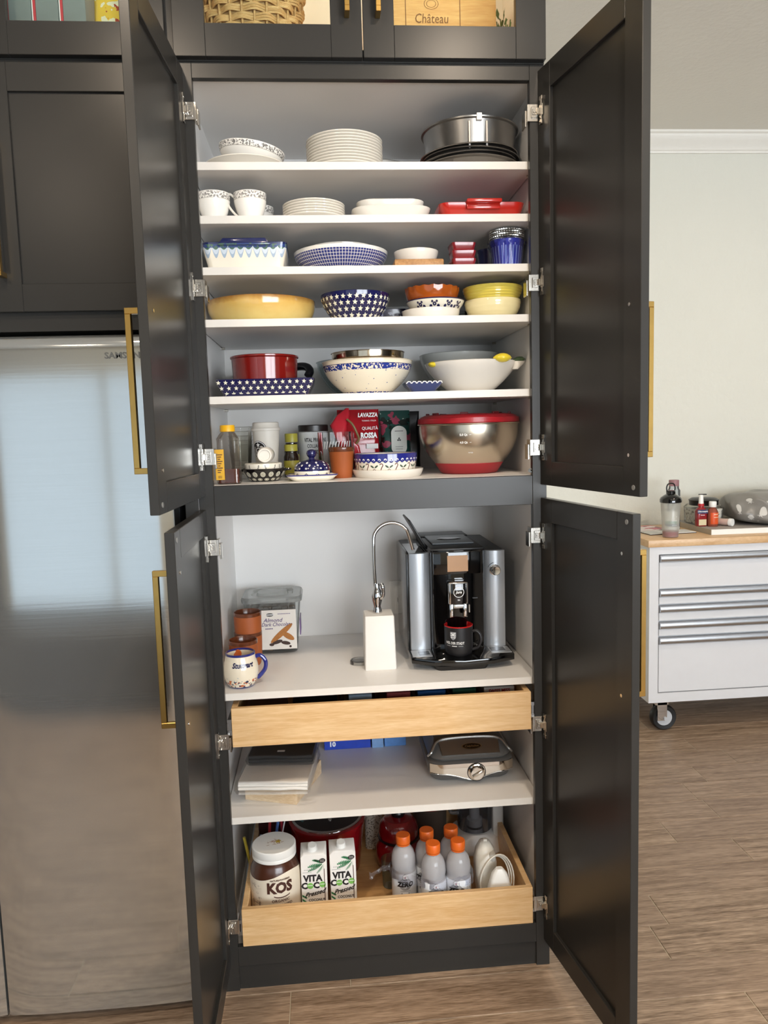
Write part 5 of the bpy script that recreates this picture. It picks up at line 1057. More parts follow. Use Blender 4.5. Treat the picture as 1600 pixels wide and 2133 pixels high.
mBagW = MGLASS('poly_bag', 'fdfdfd', 0.12, 0.04, refl=0.6)
t = thing('folded_cloth', 'folded white cloth in clear bag on the wooden crate', 'cloth', (-0.309, 0.078, z + 0.0465), math.radians(-7))
obj('cloth_folds', folded(0.098, 0.0, 0.21, 0.028, 1.3), mCloth, t, ang=60)
wv = lambda x, y, q: (x + 0.003*mnoise.noise((x*40, y*40, q*60)), y + 0.004*mnoise.noise((x*35 + 4, y*35, q*50)), q + 0.0025*mnoise.noise((x*45, y*45 + 7, q)))
obj('clear_bag', Geo().loft([(-0.001, 0.104, 0.125, 0.02, 0, 0.10), (0.010, 0.108, 0.128, 0.02, 0, 0.10), (0.028, 0.105, 0.126, 0.02, 0, 0.10), (0.0325, 0.098, 0.118, 0.02, 0, 0.10)], 8).mapped(wv), mBagW, t, ang=30)
t = thing('folded_cloth', 'folded black cloth in clear bag lying on the white cloth', 'cloth', (-0.292, 0.185, z + 0.0795), math.radians(-6))
obj('cloth_folds', folded(0.094, 0.0, 0.19, 0.022, 8.3, 2), mClothB, t, ang=60)
obj('size_tag', Geo().box(-0.012, 0.010, 0.016, 0.026, 0.0250, 0.0256), mPrintW, t)
obj('clear_bag', Geo().loft([(-0.001, 0.100, 0.112, 0.02, 0, 0.092), (0.012, 0.104, 0.115, 0.02, 0, 0.092), (0.0255, 0.096, 0.108, 0.02, 0, 0.092)], 8).mapped(wv), mBagW, t, ang=30)
for (x0, x1, y, lb_, c_, tx_) in ((-0.165, -0.012, 0.435, 'dark blue carton at the back of the grill shelf', '1c3fae', '10'), (-0.008, 0.030, 0.43, 'narrow pale blue carton between two others at the back', '7ea4d4', None), (0.034, 0.105, 0.435, 'pale blue speckled carton at the back of grill shelf', '5f93d6', None)):
    t = thing('carton', lb_, 'box', ((x0 + x1)/2, y, z))
    hw = (x1 - x0)/2
    obj('carton_body', Geo().box(-hw, hw, 0, 0.09, 0, 0.10), M('carton_' + c_, c_, 0.4, var=0.25, vs=45), t, bevel=0.001, bseg=1)
    if tx_: obj('lettering', front(text(tx_, 0.022, 0.001), -0.05, 0, 0.018), mPrintW, t)
# contact grill
t = thing('contact_grill', 'grey electric contact grill with chrome front and round dial', 'grill', (0.2690, 0.275, z))
mGr = M('grey_grill_plastic', '5d5c5a', 0.35, var=0.05); mGrC = M('mirror_chrome', 'cfc6ba', 0.07, 1.0)
obj('base', Geo().loft([(0.004, 0.112, 0.115, 0.035), (0.010, 0.119, 0.124, 0.04), (0.040, 0.127, 0.137, 0.045), (0.062, 0.128, 0.140, 0.045), (0.066, 0.122, 0.134, 0.04)], 7), mGr, t)
for sx in (-0.09, 0.09):
    for sy in (-0.09, 0.09): obj('foot', Geo().cyl((sx, sy, 0), (0, 0, 1), 0.012, 0.006, 12), mBlack, t)
def yfr(x): return -0.1385 - 0.0022 + 0.020*max(0, (abs(x) - 0.085)/0.043)**2
top_, bot_ = [], []
N_ = 26; V_ = []
for k_ in range(N_ + 1):
    x = -0.124 + 0.248*k_/N_; zl = 0.034 - 0.022*math.exp(-(x/0.052)**2); V_ += [(x, yfr(x) - 0.001, zl), (x, yfr(x) - 0.001, 0.062)]
obj('chrome_front', Geo().add(V_, [(2*i, 2*i + 2, 2*i + 3, 2*i + 1) for i in range(N_)]), mGrC, t, ang=60)
P_ = [(V_[2*i][0], V_[2*i][1] - 0.0005, V_[2*i][2]) for i in range(N_ + 1)]
obj('chrome_trim', Geo().tube(P_, 0.0014, 6), mChrome, t)
kn = obj('dial', Geo().lathe([(0.0245, 0), (0.0245, 0.003), (0.021, 0.004), (0.0205, 0.012), (0.018, 0.014), (0, 0.014)], 36).moved((0.012, -0.1415, 0.0345), (PI/2, 0, 0)), mGrC, t)
obj('dial_grip', Geo().box(-0.0165, 0.0165, -0.006, 0, -0.004, 0.004).moved((0.012, -0.155, 0.0345), (0, -0.5, 0)), mGrC, kn, bevel=0.002)
obj('dial_ring', Geo().lathe([(0.026, 0.0), (0.028, 0.001), (0.026, 0.003)], 36).moved((0.012, -0.141, 0.0345), (PI/2, 0, 0)), mBlack, kn)
obj('grill_lid', Geo().loft([(0.068, 0.120, 0.128, 0.045), (0.074, 0.123, 0.131, 0.045), (0.082, 0.118, 0.124, 0.042), (0.098, 0.104, 0.104, 0.035, 0, 0.008), (0.106, 0.100, 0.085, 0.03, 0, 0.016), (0.110, 0.085, 0.06, 0.03, 0, 0.02)], 7), mGr, t)
obj('lid_plate', Geo().add([(-0.086, -0.1275, 0.0845), (0.086, -0.1275, 0.0845), (0.090, -0.078, 0.1105), (-0.090, -0.078, 0.1105), (-0.086, -0.122, 0.080), (0.086, -0.122, 0.080)], [(0, 1, 2, 3), (0, 4, 5, 1)]), M('brushed_grill_metal', '9a9894', 0.3, 0.9), t)
obj('lid_handle', Geo().tube(spline([(-0.126, -0.104, 0.076), (-0.116, -0.108, 0.088), (-0.094, -0.082, 0.108), (-0.05, -0.074, 0.114), (0.05, -0.074, 0.114), (0.094, -0.082, 0.108), (0.116, -0.108, 0.088), (0.126, -0.104, 0.076)], 6), 0.0042, 10), M('silver_handle', 'a9a8a5', 0.25, 0.8), t)
nm_ = Matrix.Translation(Vector((0.006, -0.1035, 0.0980))) @ Matrix.Rotation(math.radians(27.7), 4, 'X')
bd = obj('badge', Geo().merge(ring(0.030, 0, 32, sx=1.0, sy=0.36), nm_), mBlackG, t)
obj('badge_text', Geo().merge(ring(0.030, 0.0275, 32, sx=1.0, sy=0.36).merge(text('Calphalon', 0.0105, 0.0001, 0.2)).mapped(lambda a, b, c: (a, b, 0.0006)), nm_), mChrome, bd)
# ================================================================ bottom drawer contents
z = DZ2 + 0.0003
t = thing('protein_jar', 'large brown protein powder jar labelled KOS with white lid', 'jar', (-0.3180, 0.122, z))
def jp(q):
    for (z0, r0), (z1, r1) in zip(JP, JP[1:]):
        if z0 <= q <= z1: return r0 + (r1 - r0)*(q - z0)/(z1 - z0)
    return JP[-1][1]
JP = [(0, 0.066), (0.004, 0.070), (0.125, 0.0715), (0.150, 0.0690), (0.168, 0.0615), (0.178, 0.058), (0.186, 0.058)]
obj('jar_body', Geo().lathe([(0, 0)] + [(r, q) for q, r in JP] + [(0, 0.186)], 60), M('brown_jar', '4b2a1c', 0.25, coat=0.3), t)
obj('lid', Geo().lathe([(0, 0.2165), (0.060, 0.2165), (0.0628, 0.214), (0.0632, 0.196), (0.0622, 0.194), (0.0630, 0.192), (0.0628, 0.184), (0.06, 0.183)], 60), mWhiteP, t)
g = Geo(); random.seed(11)
for k_ in range(26):
    a = random.uniform(0, 6.28); r = random.uniform(0.002, 0.022); p = (r*math.cos(a), r*math.sin(a), 0.2168); q = (p[0] + random.uniform(-.009, .009), p[1] + random.uniform(-.006, .006), 0.2168)
    g.tube([p, q], 0.00045, 4)
obj('lid_print', g, M('lid_ink', '8a5a3c', 0.5), t); obj('lid_print_gold', Geo().merge(star(0.011, 0.5, 5).moved((0.012, 0.004, 0.2170))), M('lid_gold_ink', 'c2a93a', 0.5), t)
N_ = 80; V_ = []
def labtop(a): return 0.118 + 0.016*math.sin((a + PI/2)*1.6 + 0.35) - 0.006
for k_ in range(N_ + 1):
    a = 2*PI*k_/N_ - PI/2 - PI
    ht = 0.148 + 0.010*math.sin(2*(a + PI/2) + 0.1)
    for j in range(19):
        q = 0.006 + (ht - 0.006)*j/18; r = jp(q) + 0.0009; V_.append((r*math.cos(a), r*math.sin(a), q))
lbl = obj('label', Geo().add(V_, [(k_*19 + j, (k_+1)*19 + j, (k_+1)*19 + j + 1, k_*19 + j + 1) for k_ in range(N_) for j in range(18)]), M('kos_label_cream', 'e6dcc9', 0.5), t, ang=80)
obj('lettering', oncyl(subdiv(text('KOS', 0.042, 0.0022, 0, 0.92), 1).moved((0.012, 0.010, 0)).merge(text('ORGANIC', 0.0115, 0.0002).moved((0.014, -0.027, 0))).merge(text('PLANT-BASED', 0.0115, 0.0002).moved((0.012, -0.041, 0))).merge(text('PROTEIN', 0.0115, 0.0002).moved((0.014, -0.055, 0))).merge(text('NATURE-POWERED', 0.0065, 0.0002).moved((0.014, 0.034, 0))), 0.0715, -1.50, 0.108, 0.0014), mPrintBr, lbl)
pts = [(0.030*math.sin(a), -0.006 - 0.013*math.cos(a)) for a in [-0.9 + 0.18*i for i in range(11)]]
g = Geo()
for (a, b), (c, d) in zip(pts, pts[1:]): g.merge(poly([(a, b), (c, d), (c, d + 0.003), (a, b + 0.003)]))
obj('smile_stroke', oncyl(g.moved((0.018, 0, 0)), 0.0715, -1.50, 0.108, 0.0015), mPrintBr, lbl)
g = Geo(); random.seed(4)
for k_ in range(34):
    u, v = random.uniform(-0.085, -0.040), random.uniform(-0.055, 0.02); L = random.uniform(0.004, 0.010); a = random.uniform(0, 3.1)
    if k_ % 3 == 0: g.merge(ring(L*0.6, L*0.6 - 0.0007, 14, (u, v), 1, random.uniform(.4, 1)))
    else:
        c, s = math.cos(a)*L, math.sin(a)*L; g.merge(poly([(u - c, v - s), (u + c, v + s), (u + c + 0.0006, v + s + 0.0006), (u - c + 0.0006, v - s + 0.0006)]))
g.merge(rect(-0.076, -0.050, -0.036, -0.034)).merge(rect(-0.078, -0.074, -0.041, -0.029)).merge(rect(-0.052, -0.048, -0.041, -0.029))
obj('doodles', oncyl(subdiv(g, 1), 0.0715, -1.50, 0.105, 0.0012), M('doodle_ink', '8c7f74', 0.5), lbl)
# coconut water cartons
def carton(lab_, x, y, rz):
    t = thing('drink_carton', lab_, 'carton', (x, y, z), rz, 'coconut drink cartons')
    hw, d, H = 0.0375, 0.062, 0.1895
    obj('carton_body', Geo().add([(-hw, 0, 0), (hw, 0, 0), (hw, d, 0), (-hw, d, 0), (-hw, 0, H - 0.012), (hw, 0, H - 0.012), (hw, d, H), (-hw, d, H), (-hw + 0.010, 0.0, H - 0.004), (hw - 0.010, 0.0, H - 0.004), (-hw + 0.006, 0.022, H), (hw - 0.006, 0.022, H)],
        [(0, 3, 2, 1), (0, 1, 5, 9, 8, 4), (1, 2, 6, 5), (2, 3, 7, 6), (3, 0, 4, 7), (8, 9, 11, 10), (10, 11, 6, 7), (4, 8, 10, 7), (9, 5, 6, 11)]), M('carton_white', 'eceae6', 0.3, var=0.02), t, bevel=0.0012, bseg=1)
    obj('cap', Geo().lathe([(0, 0.016), (0.012, 0.016), (0.013, 0.0145), (0.0135, 0.002), (0.0155, 0.0), (0, 0)], 28), mWhiteP, t, (-0.003, 0.022, H), (0.25, 0, 0))
    obj('brown_side', Geo().box(hw, hw + 0.0005, 0.003, d - 0.003, 0.003, H - 0.055), M('carton_side_brown', '4a2622', 0.4), t)
    obj('brown_stripe', front(rect(0.0285, 0.0305, 0.002, 0.140), 0, 0, 0), mPrintBr, t)
    g = Geo().merge(text('VITA', 0.027, 0.0013, 0, 0.92).moved((-0.004, 0.096, 0))).merge(text('C', 0.025, 0.0013).moved((-0.0285, 0.074, 0))).merge(text('C', 0.025, 0.0013).moved((0.0055, 0.074, 0))).merge(text('COCONUT', 0.011, 0.0003, 0, 0.85).moved((0.006, 0.030, 0))).merge(text('WATER', 0.011, 0.0003, 0, 0.85).moved((0.006, 0.018, 0)))
    obj('lettering', front(g, 0, 0, 0.016), mPrintK, t)
    obj('script_lettering', front(text('Pressed', 0.0195, 0.0005, 0.45, 0.95).mapped(lambda a, b, c: (a, b + a*0.22, 0)), 0.0, 0, 0.067, 0.0011), mPrintK, t)
    obj('coconut_letters', front(ring(0.0092, 0, 24, (-0.012, 0.074)).merge(ring(0.0092, 0, 24, (0.0235, 0.076))), 0, 0, 0.016), mPrintLG, t)
    for r_ in ((-0.019, -0.005, 0.0745, 0.0762), (0.0165, 0.0305, 0.0765, 0.0782)): obj('coconut_wave', front(rect(*r_), 0, 0, 0.016, 0.0010), mPrintW, t)
    g = Geo()
    for ax, ay, L, an, wd in ((0.026, 0.146, 0.030, 2.75, 0.0075), (0.024, 0.142, 0.042, 3.25, 0.0095), (0.022, 0.140, 0.040, 3.55, 0.0085), (0.026, 0.138, 0.026, 4.15, 0.008), (0.028, 0.142, 0.016, 4.8, 0.0065), (0.016, 0.152, 0.022, 2.95, 0.006)):
        for q in range(9):
            s0, s1 = q/9, (q + 0.85)/9; c, s = math.cos(an - 0.25*s0), math.sin(an - 0.25*s0 + 0.35*s0*s0)
            w0, w1 = wd*math.sin(PI*min(1, s0*0.85 + 0.12)), 0.0006
            g.merge(poly([(ax + L*s0*c, ay + L*s0*s), (ax + L*s1*c, ay + L*s1*s), (ax + L*s1*c - s*w1 - c*0.0, ay + L*s1*s - w0), (ax + L*s0*c, ay + L*s0*s - w0*0.7)]))
            g.merge(poly([(ax + L*s0*c, ay + L*s0*s), (ax + L*s1*c, ay + L*s1*s), (ax + L*s1*c, ay + L*s1*s + w0*0.45)]))
    g.merge(poly([(-0.036, 0.052), (-0.022, 0.042), (-0.024, 0.038), (-0.036, 0.046)])).merge(poly([(-0.036, 0.040), (-0.024, 0.030), (-0.026, 0.026), (-0.036, 0.034)]))
    obj('palm_leaves', front(g.mapped(lambda a, b, c: (min(a, 0.0372), b, c)), 0, 0, 0.013), mPrintGr, t)
    bd_ = obj('oval_badge', front(ring(0.0095, 0, 24, (0.0245, 0.153), 1.0, 0.72, 0.2), 0, 0, 0.012, 0.0012), mPrintK, t)
    obj('badge_text', front(lines(0.012, 0.0012, 4).moved((0.0245, 0.155, 0)).merge(lines(0.012, 0.0012, 5).moved((0.0245, 0.151, 0))), 0, 0, 0.012, 0.0017), mPrintW, bd_)
    obj('fine_print', front(lines(0.034, 0.0013, 7).moved((-0.012, 0.125, 0)).merge(lines(0.026, 0.0013, 6).moved((-0.020, 0.117, 0))), 0, 0, 0.014), mPrintG, t)
carton('left coconut drink carton beside the protein jar in bottom drawer', -0.2055, 0.098, 0.0)
carton('right coconut drink carton with palm print in bottom drawer', -0.1215, 0.104, 0.03)
# sports drink bottles
mSp = MGLASS('cloudy_drink', 'f6f6f8', 0.06, 0.90, 'e6e6ea'); mCapO = M('orange_cap', 'd9641c', 0.4, var=0.06)
bpf = [(0, 0.002), (0.030, 0), (0.034, 0.004), (0.0355, 0.012), (0.0355, 0.112), (0.0345, 0.116), (0.0340, 0.122), (0.0352, 0.127), (0.0355, 0.138), (0.0340, 0.154), (0.0295, 0.169), (0.022, 0.180), (0.016, 0.185), (0.0150, 0.192), (0, 0.192)]
def sbottle(lab_, x, y, rz):
    t = thing('sports_drink_bottle', lab_, 'bottle', (x, y, z), rz, 'cloudy sports drinks with orange caps')
    obj('bottle_body', Geo().lathe(bpf, 44), mSp, t)
    obj('cap', Geo().lathe([(0.0205, 0.192), (0.0210, 0.194), (0.0210, 0.213), (0.0195, 0.2155), (0, 0.2155)], 40, mod=lambda a, r, q: (r + (0.0004*math.sin(40*a) if 0.193 < q < 0.214 else 0), q)), mCapO, t)
    obj('cap_ring', Geo().lathe([(0.0165, 0.186), (0.0202, 0.187), (0.0202, 0.1905), (0.0165, 0.191)], 30), mCapO, t)
    lb_ = obj('label_sleeve', Geo().lathe([(0.0357, 0.014), (0.0360, 0.015), (0.0360, 0.110), (0.0357, 0.111)], 44), M('silver_blue_label', 'dfe4ea', 0.35), t)
    f = -PI/2
    obj('grey_disc', oncyl(subdiv(ring(0.019, 0, 28), 5), 0.0360, f, 0.082), M('print_pale_grey', 'a2a4a8', 0.5), lb_)
    obj('lettering', oncyl(text('ZERO', 0.0200, 0.0010, 0.15, 0.92).moved((0, -0.001, 0)), 0.0360, f, 0.082, 0.0016), mPrintK, lb_)
    obj('g_mark', oncyl(text('G', 0.020, 0.0016).moved((0, 0.0205, 0)), 0.0360, f, 0.082, 0.0014), mPrintW, lb_)
    obj('g_mark_outline', oncyl(subdiv(ring(0.0098, 0.0080, 24, (0, 0.0205), 0.85, 1), 2), 0.0360, f, 0.082, 0.0010), mPrintK, lb_)
    obj('bolt', oncyl(poly([(-0.001, 0.0170), (0.0022, 0.0215), (0.0004, 0.0215), (0.0016, 0.0245), (-0.0022, 0.0203), (-0.0004, 0.0203)]), 0.0360, f, 0.082, 0.0019), mPrintR, lb_)
    obj('small_print', oncyl(lines(0.030, 0.0016, 8).moved((0, -0.021, 0)).merge(rect(-0.012, 0.012, -0.034, -0.026)), 0.0360, f, 0.082, 0.0008), mPrintG, lb_)
    g = Geo()
    for j in range(6): g.merge(rect(-0.010, 0.010 - 0.003*(j % 2), 0.020 - 0.006*j, 0.0212 - 0.006*j))
    obj('nutrition_print', oncyl(g, 0.0360, f + 1.15, 0.082, 0.0008), mPrintG, lb_)
for lab_, x, y, rz in (('leftmost sports drink bottle, holding the loose plastic wrap', 0.0565, 0.118, 0.0), ('nearest sports drink bottle in the centre of the five', 0.1365, 0.061, 0.05), ('sports drink bottle at front right of the group of five', 0.2095, 0.067, -0.35), ('sports drink bottle at back centre of the group of five', 0.1285, 0.1365, -0.5), ('sports drink bottle at back right of the group of five', 0.2020, 0.142, -0.3)):
    sbottle(lab_, x, y, rz)
g = Geo(); N_ = 40; V_ = []
loop = spline([(0.016, 0.110, 0), (0.040, 0.077, 0), (0.090, 0.052, 0), (0.137, 0.020, 0), (0.185, 0.028, 0), (0.242, 0.040, 0), (0.252, 0.070, 0), (0.246, 0.130, 0), (0.235, 0.165, 0), (0.190, 0.184, 0), (0.130, 0.178, 0), (0.080, 0.166, 0), (0.030, 0.150, 0), (0.016, 0.125, 0)], 5)
for i, p in enumerate(loop):
    for j in range(4): V_.append((p.x + 0.002*mnoise.noise((i*0.7, j, 1)), p.y + 0.002*mnoise.noise((i*0.7, j, 4)), z + 0.094 + 0.010*j + 0.004*mnoise.noise((i*0.4, j*0.8, 9))))
g.add(V_, [(i*4 + j, (i+1)*4 + j, (i+1)*4 + j + 1, i*4 + j + 1) for i in range(len(loop) - 1) for j in range(3)])
V_ = []; 
for i in range(9):
    for j in range(5):
        s = i/8; V_.append((0.016 - 0.062*s, 0.110 + 0.012*mnoise.noise((i*0.9, j*0.9, 2)) - 0.01*s, z + 0.122 + 0.005*(j - 2)*(1 - 0.5*math.sin(PI*s)) - 0.020*s*s + 0.007*mnoise.noise((i*0.8, j*1.1, 6))))
g.add(V_, [(i*5 + j, (i+1)*5 + j, (i+1)*5 + j + 1, i*5 + j + 1) for i in range(8) for j in range(4)])
solo('plastic_wrap', 'torn clear shrink wrap around the five sports drink bottles', 'plastic wrap', g, MGLASS('shrink_wrap', 'f4f4f8', 0.1, 0.12, 'e8e8f0'), ang=60)
# hand mixer with coiled cord
mixer = t = thing('hand_mixer', 'white electric hand mixer standing at right of bottom drawer', 'hand mixer', (0.3020, 0.135, z))
mMx = M('ivory_plastic', 'dcd8cd', 0.32, var=0.03)
obj('mixer_body', Geo().loft([(0, 0.020, 0.030, 0.018), (0.01, 0.026, 0.036, 0.022), (0.05, 0.031, 0.042, 0.027), (0.11, 0.032, 0.040, 0.028), (0.145, 0.027, 0.030, 0.024), (0.166, 0.016, 0.018, 0.014), (0.172, 0.006, 0.008, 0.006)], 8), mMx, t)
obj('speed_slider', Geo().box(-0.006, 0.006, -0.010, 0.002, 0.166, 0.177), mMx, t, bevel=0.002)
obj('top_stripe', Geo().box(0.006, 0.026, -0.036, -0.010, 0.118, 0.148).moved((0, 0, 0), (0, 0.0, 0)), M('pale_grey_plastic', 'bdbbb4', 0.35), t, bevel=0.006)
g = Geo().loft([(0, 0.036, 0.020, 0.014), (0.07, 0.034, 0.018, 0.013), (0.112, 0.022, 0.014, 0.011), (0.128, 0.010, 0.008, 0.007)], 7)
solo('mixer_stand', 'white wedge-shaped attachment holder in front of the hand mixer', 'attachment', g, mWhiteP, (0.3270, 0.055, z))
g = Geo()
for q in range(3):
    P_ = [((0.046 + 0.003*q)*math.cos(a) + 0.002*q, 0.006*math.sin(2*a) - 0.006*q, 0.078 + (0.066 + 0.005*q)*math.sin(a)) for a in [2*PI*k_/28 for k_ in range(28)]]
    g.tube(P_, 0.0024, 7, closed=True)
cd = obj('cord_coil', g.moved((0, 0, 0.004)), mMx, mixer, (0.016, -0.053, 0), (0, 0, 0.15), ang=60); obj('plug', Geo().loft([(0, 0.008, 0.006, 0.004), (0.018, 0.010, 0.008, 0.005), (0.026, 0.004, 0.004, 0.003)], 4).moved((-0.045, -0.012, 0.040), (0, 1.2, 0.2)), mMx, cd)
# food processor
t = thing('food_processor', 'white food processor with smoky clear bowl at back right of drawer', 'food processor', (0.327, 0.415, z))
mFP = M('food_processor_white', 'e6e6e4', 0.3)
obj('motor_base', Geo().loft([(0, 0.075, 0.075, 0.03), (0.006, 0.078, 0.078, 0.03), (0.050, 0.070, 0.070, 0.04), (0.062, 0.062, 0.062, 0.06)], 7), mFP, t)
obj('column', Geo().box(0.052, 0.088, -0.05, 0.05, 0, 0.20), mFP, t, bevel=0.008, bseg=3)
obj('work_bowl', Geo().lathe([(0, 0.064), (0.056, 0.064), (0.058, 0.068), (0.062, 0.205), (0.0615, 0.206)], 44), MGLASS('smoky_bowl', 'c2c2c6', 0.05, 0.25, '77777c'), t)
obj('blade_hub', Geo().lathe([(0, 0.068), (0.026, 0.068), (0.026, 0.090), (0.017, 0.094), (0.017, 0.150), (0, 0.150)], 28), mWhiteP, t)
obj('bowl_handle', Geo().tube(spline([(-0.058, -0.01, 0.185), (-0.082, -0.02, 0.180), (-0.084, -0.02, 0.130), (-0.058, -0.01, 0.118)], 5), 0.007, 8), MGLASS('clear_handle', 'dfe0e2', 0.05, 0.2), t)
obj('clip', Geo().box(0.048, 0.060, -0.060, -0.046, 0.165, 0.172), mBlack, t)
# red pots
mPR = M('red_pot_enamel', '7e0d14', 0.12, var=0.05, coat=0.6)
t = thing('slow_cooker', 'large round red slow cooker with dark glass lid behind the cartons', 'slow cooker', (-0.165, 0.345, z))
obj('cooker_body', Geo().lathe([(0, 0), (0.095, 0), (0.102, 0.006), (0.118, 0.150), (0.122, 0.160), (0.122, 0.168), (0.110, 0.170), (0, 0.160)], 60), mPR, t)
li = obj('lid', Geo().lathe([(0.108, 0.168), (0.112, 0.171), (0.106, 0.175), (0.09, 0.182), (0.05, 0.191), (0, 0.194)], 52), M('dark_glass_lid', '161112', 0.06, coat=0.5), t)
obj('lid_vent', Geo().cyl((0.010, -0.062, 0.187), (0, 0, 1), 0.006, 0.003, 16), mChrome, li)
obj('lid_rim', Geo().lathe([(0.106, 0.169), (0.113, 0.170), (0.113, 0.174), (0.106, 0.1755)], 52), mChrome, li)
t = thing('dutch_oven', 'red enamel kettle-shaped pot with domed lid behind the drink bottles', 'pot', (0.062, 0.325, z))
obj('pot_body', Geo().lathe([(0, 0), (0.050, 0), (0.068, 0.012), (0.075, 0.040), (0.072, 0.070), (0.060, 0.090), (0.050, 0.098), (0, 0.098)], 52), mPR, t)
li = obj('lid', Geo().lathe([(0.052, 0.098), (0.062, 0.102), (0.064, 0.120), (0.058, 0.145), (0.045, 0.160), (0.020, 0.166), (0, 0.166)], 52), mPR, t)
obj('lid_knob', Geo().lathe([(0, 0.166), (0.020, 0.166), (0.024, 0.178), (0.020, 0.188), (0, 0.190)], 28), mBlack, li)
obj('collar', Geo().lathe([(0.050, 0.094), (0.066, 0.096), (0.066, 0.102), (0.050, 0.104)], 44), mBlack, t)
t = thing('stock_pot', 'grey pot with glossy red rim at the back of the drawer', 'pot', (0.178, 0.435, z))
obj('pot_body', Geo().lathe([(0, 0), (0.050, 0), (0.054, 0.004), (0.058, 0.150), (0.054, 0.150), (0.05, 0.008), (0, 0.006)], 44), M('taupe_pot', '4a4038', 0.35), t)
obj('red_rim', Geo().lathe([(0.056, 0.140), (0.0625, 0.144), (0.0635, 0.158), (0.060, 0.162), (0.054, 0.160), (0.052, 0.140)], 44), mPR, t)
solo('speckled_bag', 'white speckled paper bag standing behind the drink cartons', 'bag', bagmesh(0.030, 0.022, 0.21, 21.0, 0.004), PM('speckled_paper', 'cfc6b8', [('5d5348', [('dots', 160, 0.30)]), ('8d8375', [('noise', 120, 0.62)])], 0.6, 0), (-0.010, 0.440, z), ang=25)
solo('water_glass', 'small clear glass by the red pot behind the leftmost bottle', 'glass', Geo().lathe([(0, 0.002), (0.021, 0.002), (0.022, 0.004), (0.026, 0.09), (0.0255, 0.091)], 28), MGLASS('green_tint_glass', 'e6f2ec', 0.05, 0.12, 'b9c9c0', refl=0.6), (0.022, 0.212, z))
solo('dark_red_box', 'dark red box at the back left of the bottom drawer', 'box', Geo().box(-0.055, 0.055, 0, 0.09, 0, 0.19), M('maroon_card', '3c0d10', 0.5), (-0.335, 0.42, z), bevel=0.002)
stk = [('yellow', 'd6c24a', -0.402, 0.275, 0.155, -0.12), ('pale blue', '8fb0cc', -0.385, 0.290, 0.150, 0.1), ('red', 'a32a30', -0.352, 0.318, 0.205, 0.05), ('blue', '4a6fae', -0.338, 0.322, 0.205, 0.12), ('white', 'dcdcdc', -0.324, 0.312, 0.205, 0.16), ('crimson', '8f2030', -0.300, 0.322, 0.205, -0.05), ('teal', '7fb3b4', -0.278, 0.316, 0.200, 0.15)]
for cn, hx_, x, y, L, tl in stk:
    solo('drinking_straw', cn + ' plastic drinking straw standing behind the protein jar', 'straw', Geo().tube([(0, 0, 0), (tl*0.3*L, 0, L*0.5), (tl*L, 0, L)], 0.0045 if cn != 'white' else 0.0022, 8), M('straw_' + cn.replace(' ', '_'), hx_, 0.35), (x, y, z), 0, 'coloured straws')
# ================================================================ things on the tool cabinet
z = 0.9683
t = thing('shaker_bottle', 'clear shaker bottle with black looped lid and pink drink', 'bottle', (1.555, 1.600, z))
obj('bottle_wall', Geo().lathe([(0, 0.001), (0.034, 0.001), (0.037, 0.004), (0.047, 0.172), (0.0465, 0.173)], 44), MGLASS('shaker_plastic', 'f8f8f5', 0.1, 0.42, 'e6e7e2', refl=0.6), t)
obj('pink_drink', Geo().lathe([(0, 0.005), (0.0345, 0.005), (0.0365, 0.030), (0, 0.030)], 40), MGLASS('pink_liquid', 'f0a0ae', 0.05, 0.65, 'e8697c'), t)
li = obj('lid', Geo().lathe([(0.046, 0.170), (0.0515, 0.172), (0.0520, 0.186), (0.047, 0.196), (0.030, 0.208), (0.022, 0.212), (0.022, 0.226), (0.018, 0.230), (0, 0.230)], 44), mBlackG, t)
obj('carry_loop', Geo().tube(spline([(-0.019, 0, 0.222), (-0.021, 0, 0.245), (-0.012, 0, 0.262), (0.012, 0, 0.262), (0.021, 0, 0.245), (0.019, 0, 0.222)], 6), 0.0035, 8), mBlack, li)
obj('scale_print', oncyl(rect(-0.012, 0.012, -0.002, 0).merge(rect(-0.012, 0.012, 0.018, 0.020)).merge(rect(-0.012, 0.012, -0.024, -0.022)), 0.043, -PI/2, 0.085, 0.001), M('faint_print', 'b9bcb8', 0.5), t)
t = thing('water_bottle', 'tall clear water bottle with dusty pink cap behind the shaker', 'bottle', (1.694, 1.860, z))
obj('bottle_wall', Geo().lathe([(0, 0), (0.030, 0), (0.032, 0.003), (0.032, 0.205), (0.0255, 0.216), (0.0245, 0.230), (0, 0.230)], 36), MGLASS('pale_bottle', 'eef3f6', 0.06, 0.2, 'dfe5ea'), t)
obj('cap', Geo().lathe([(0.0250, 0.228), (0.0255, 0.229), (0.0255, 0.258), (0.024, 0.260), (0, 0.260)], 32), M('dusty_pink_cap', '9b7478', 0.5), t)
t = thing('supplement_bottle', 'small white bottle with green and blue label behind the shaker', 'bottle', (1.640, 1.760, z + 0.006))
obj('bottle_body', Geo().lathe([(0, 0), (0.032, 0), (0.034, 0.003), (0.034, 0.066), (0.026, 0.076), (0.026, 0.10), (0, 0.10)], 32), mWhiteP, t)
for k_, (c_, z0) in enumerate((('4fa393', 0.040), ('2f6f9a', 0.026), ('dfe6e4', 0.010))): obj('label_band', Geo().lathe([(0.0342, z0), (0.0346, z0 + 0.001), (0.0346, z0 + 0.012), (0.0342, z0 + 0.013)], 32), M('label_' + c_, c_, 0.5), t)
t = thing('notepad', 'thin pale pad with dark edge on the wood top behind shaker', 'notepad', (1.60, 1.735, z), 0.08)
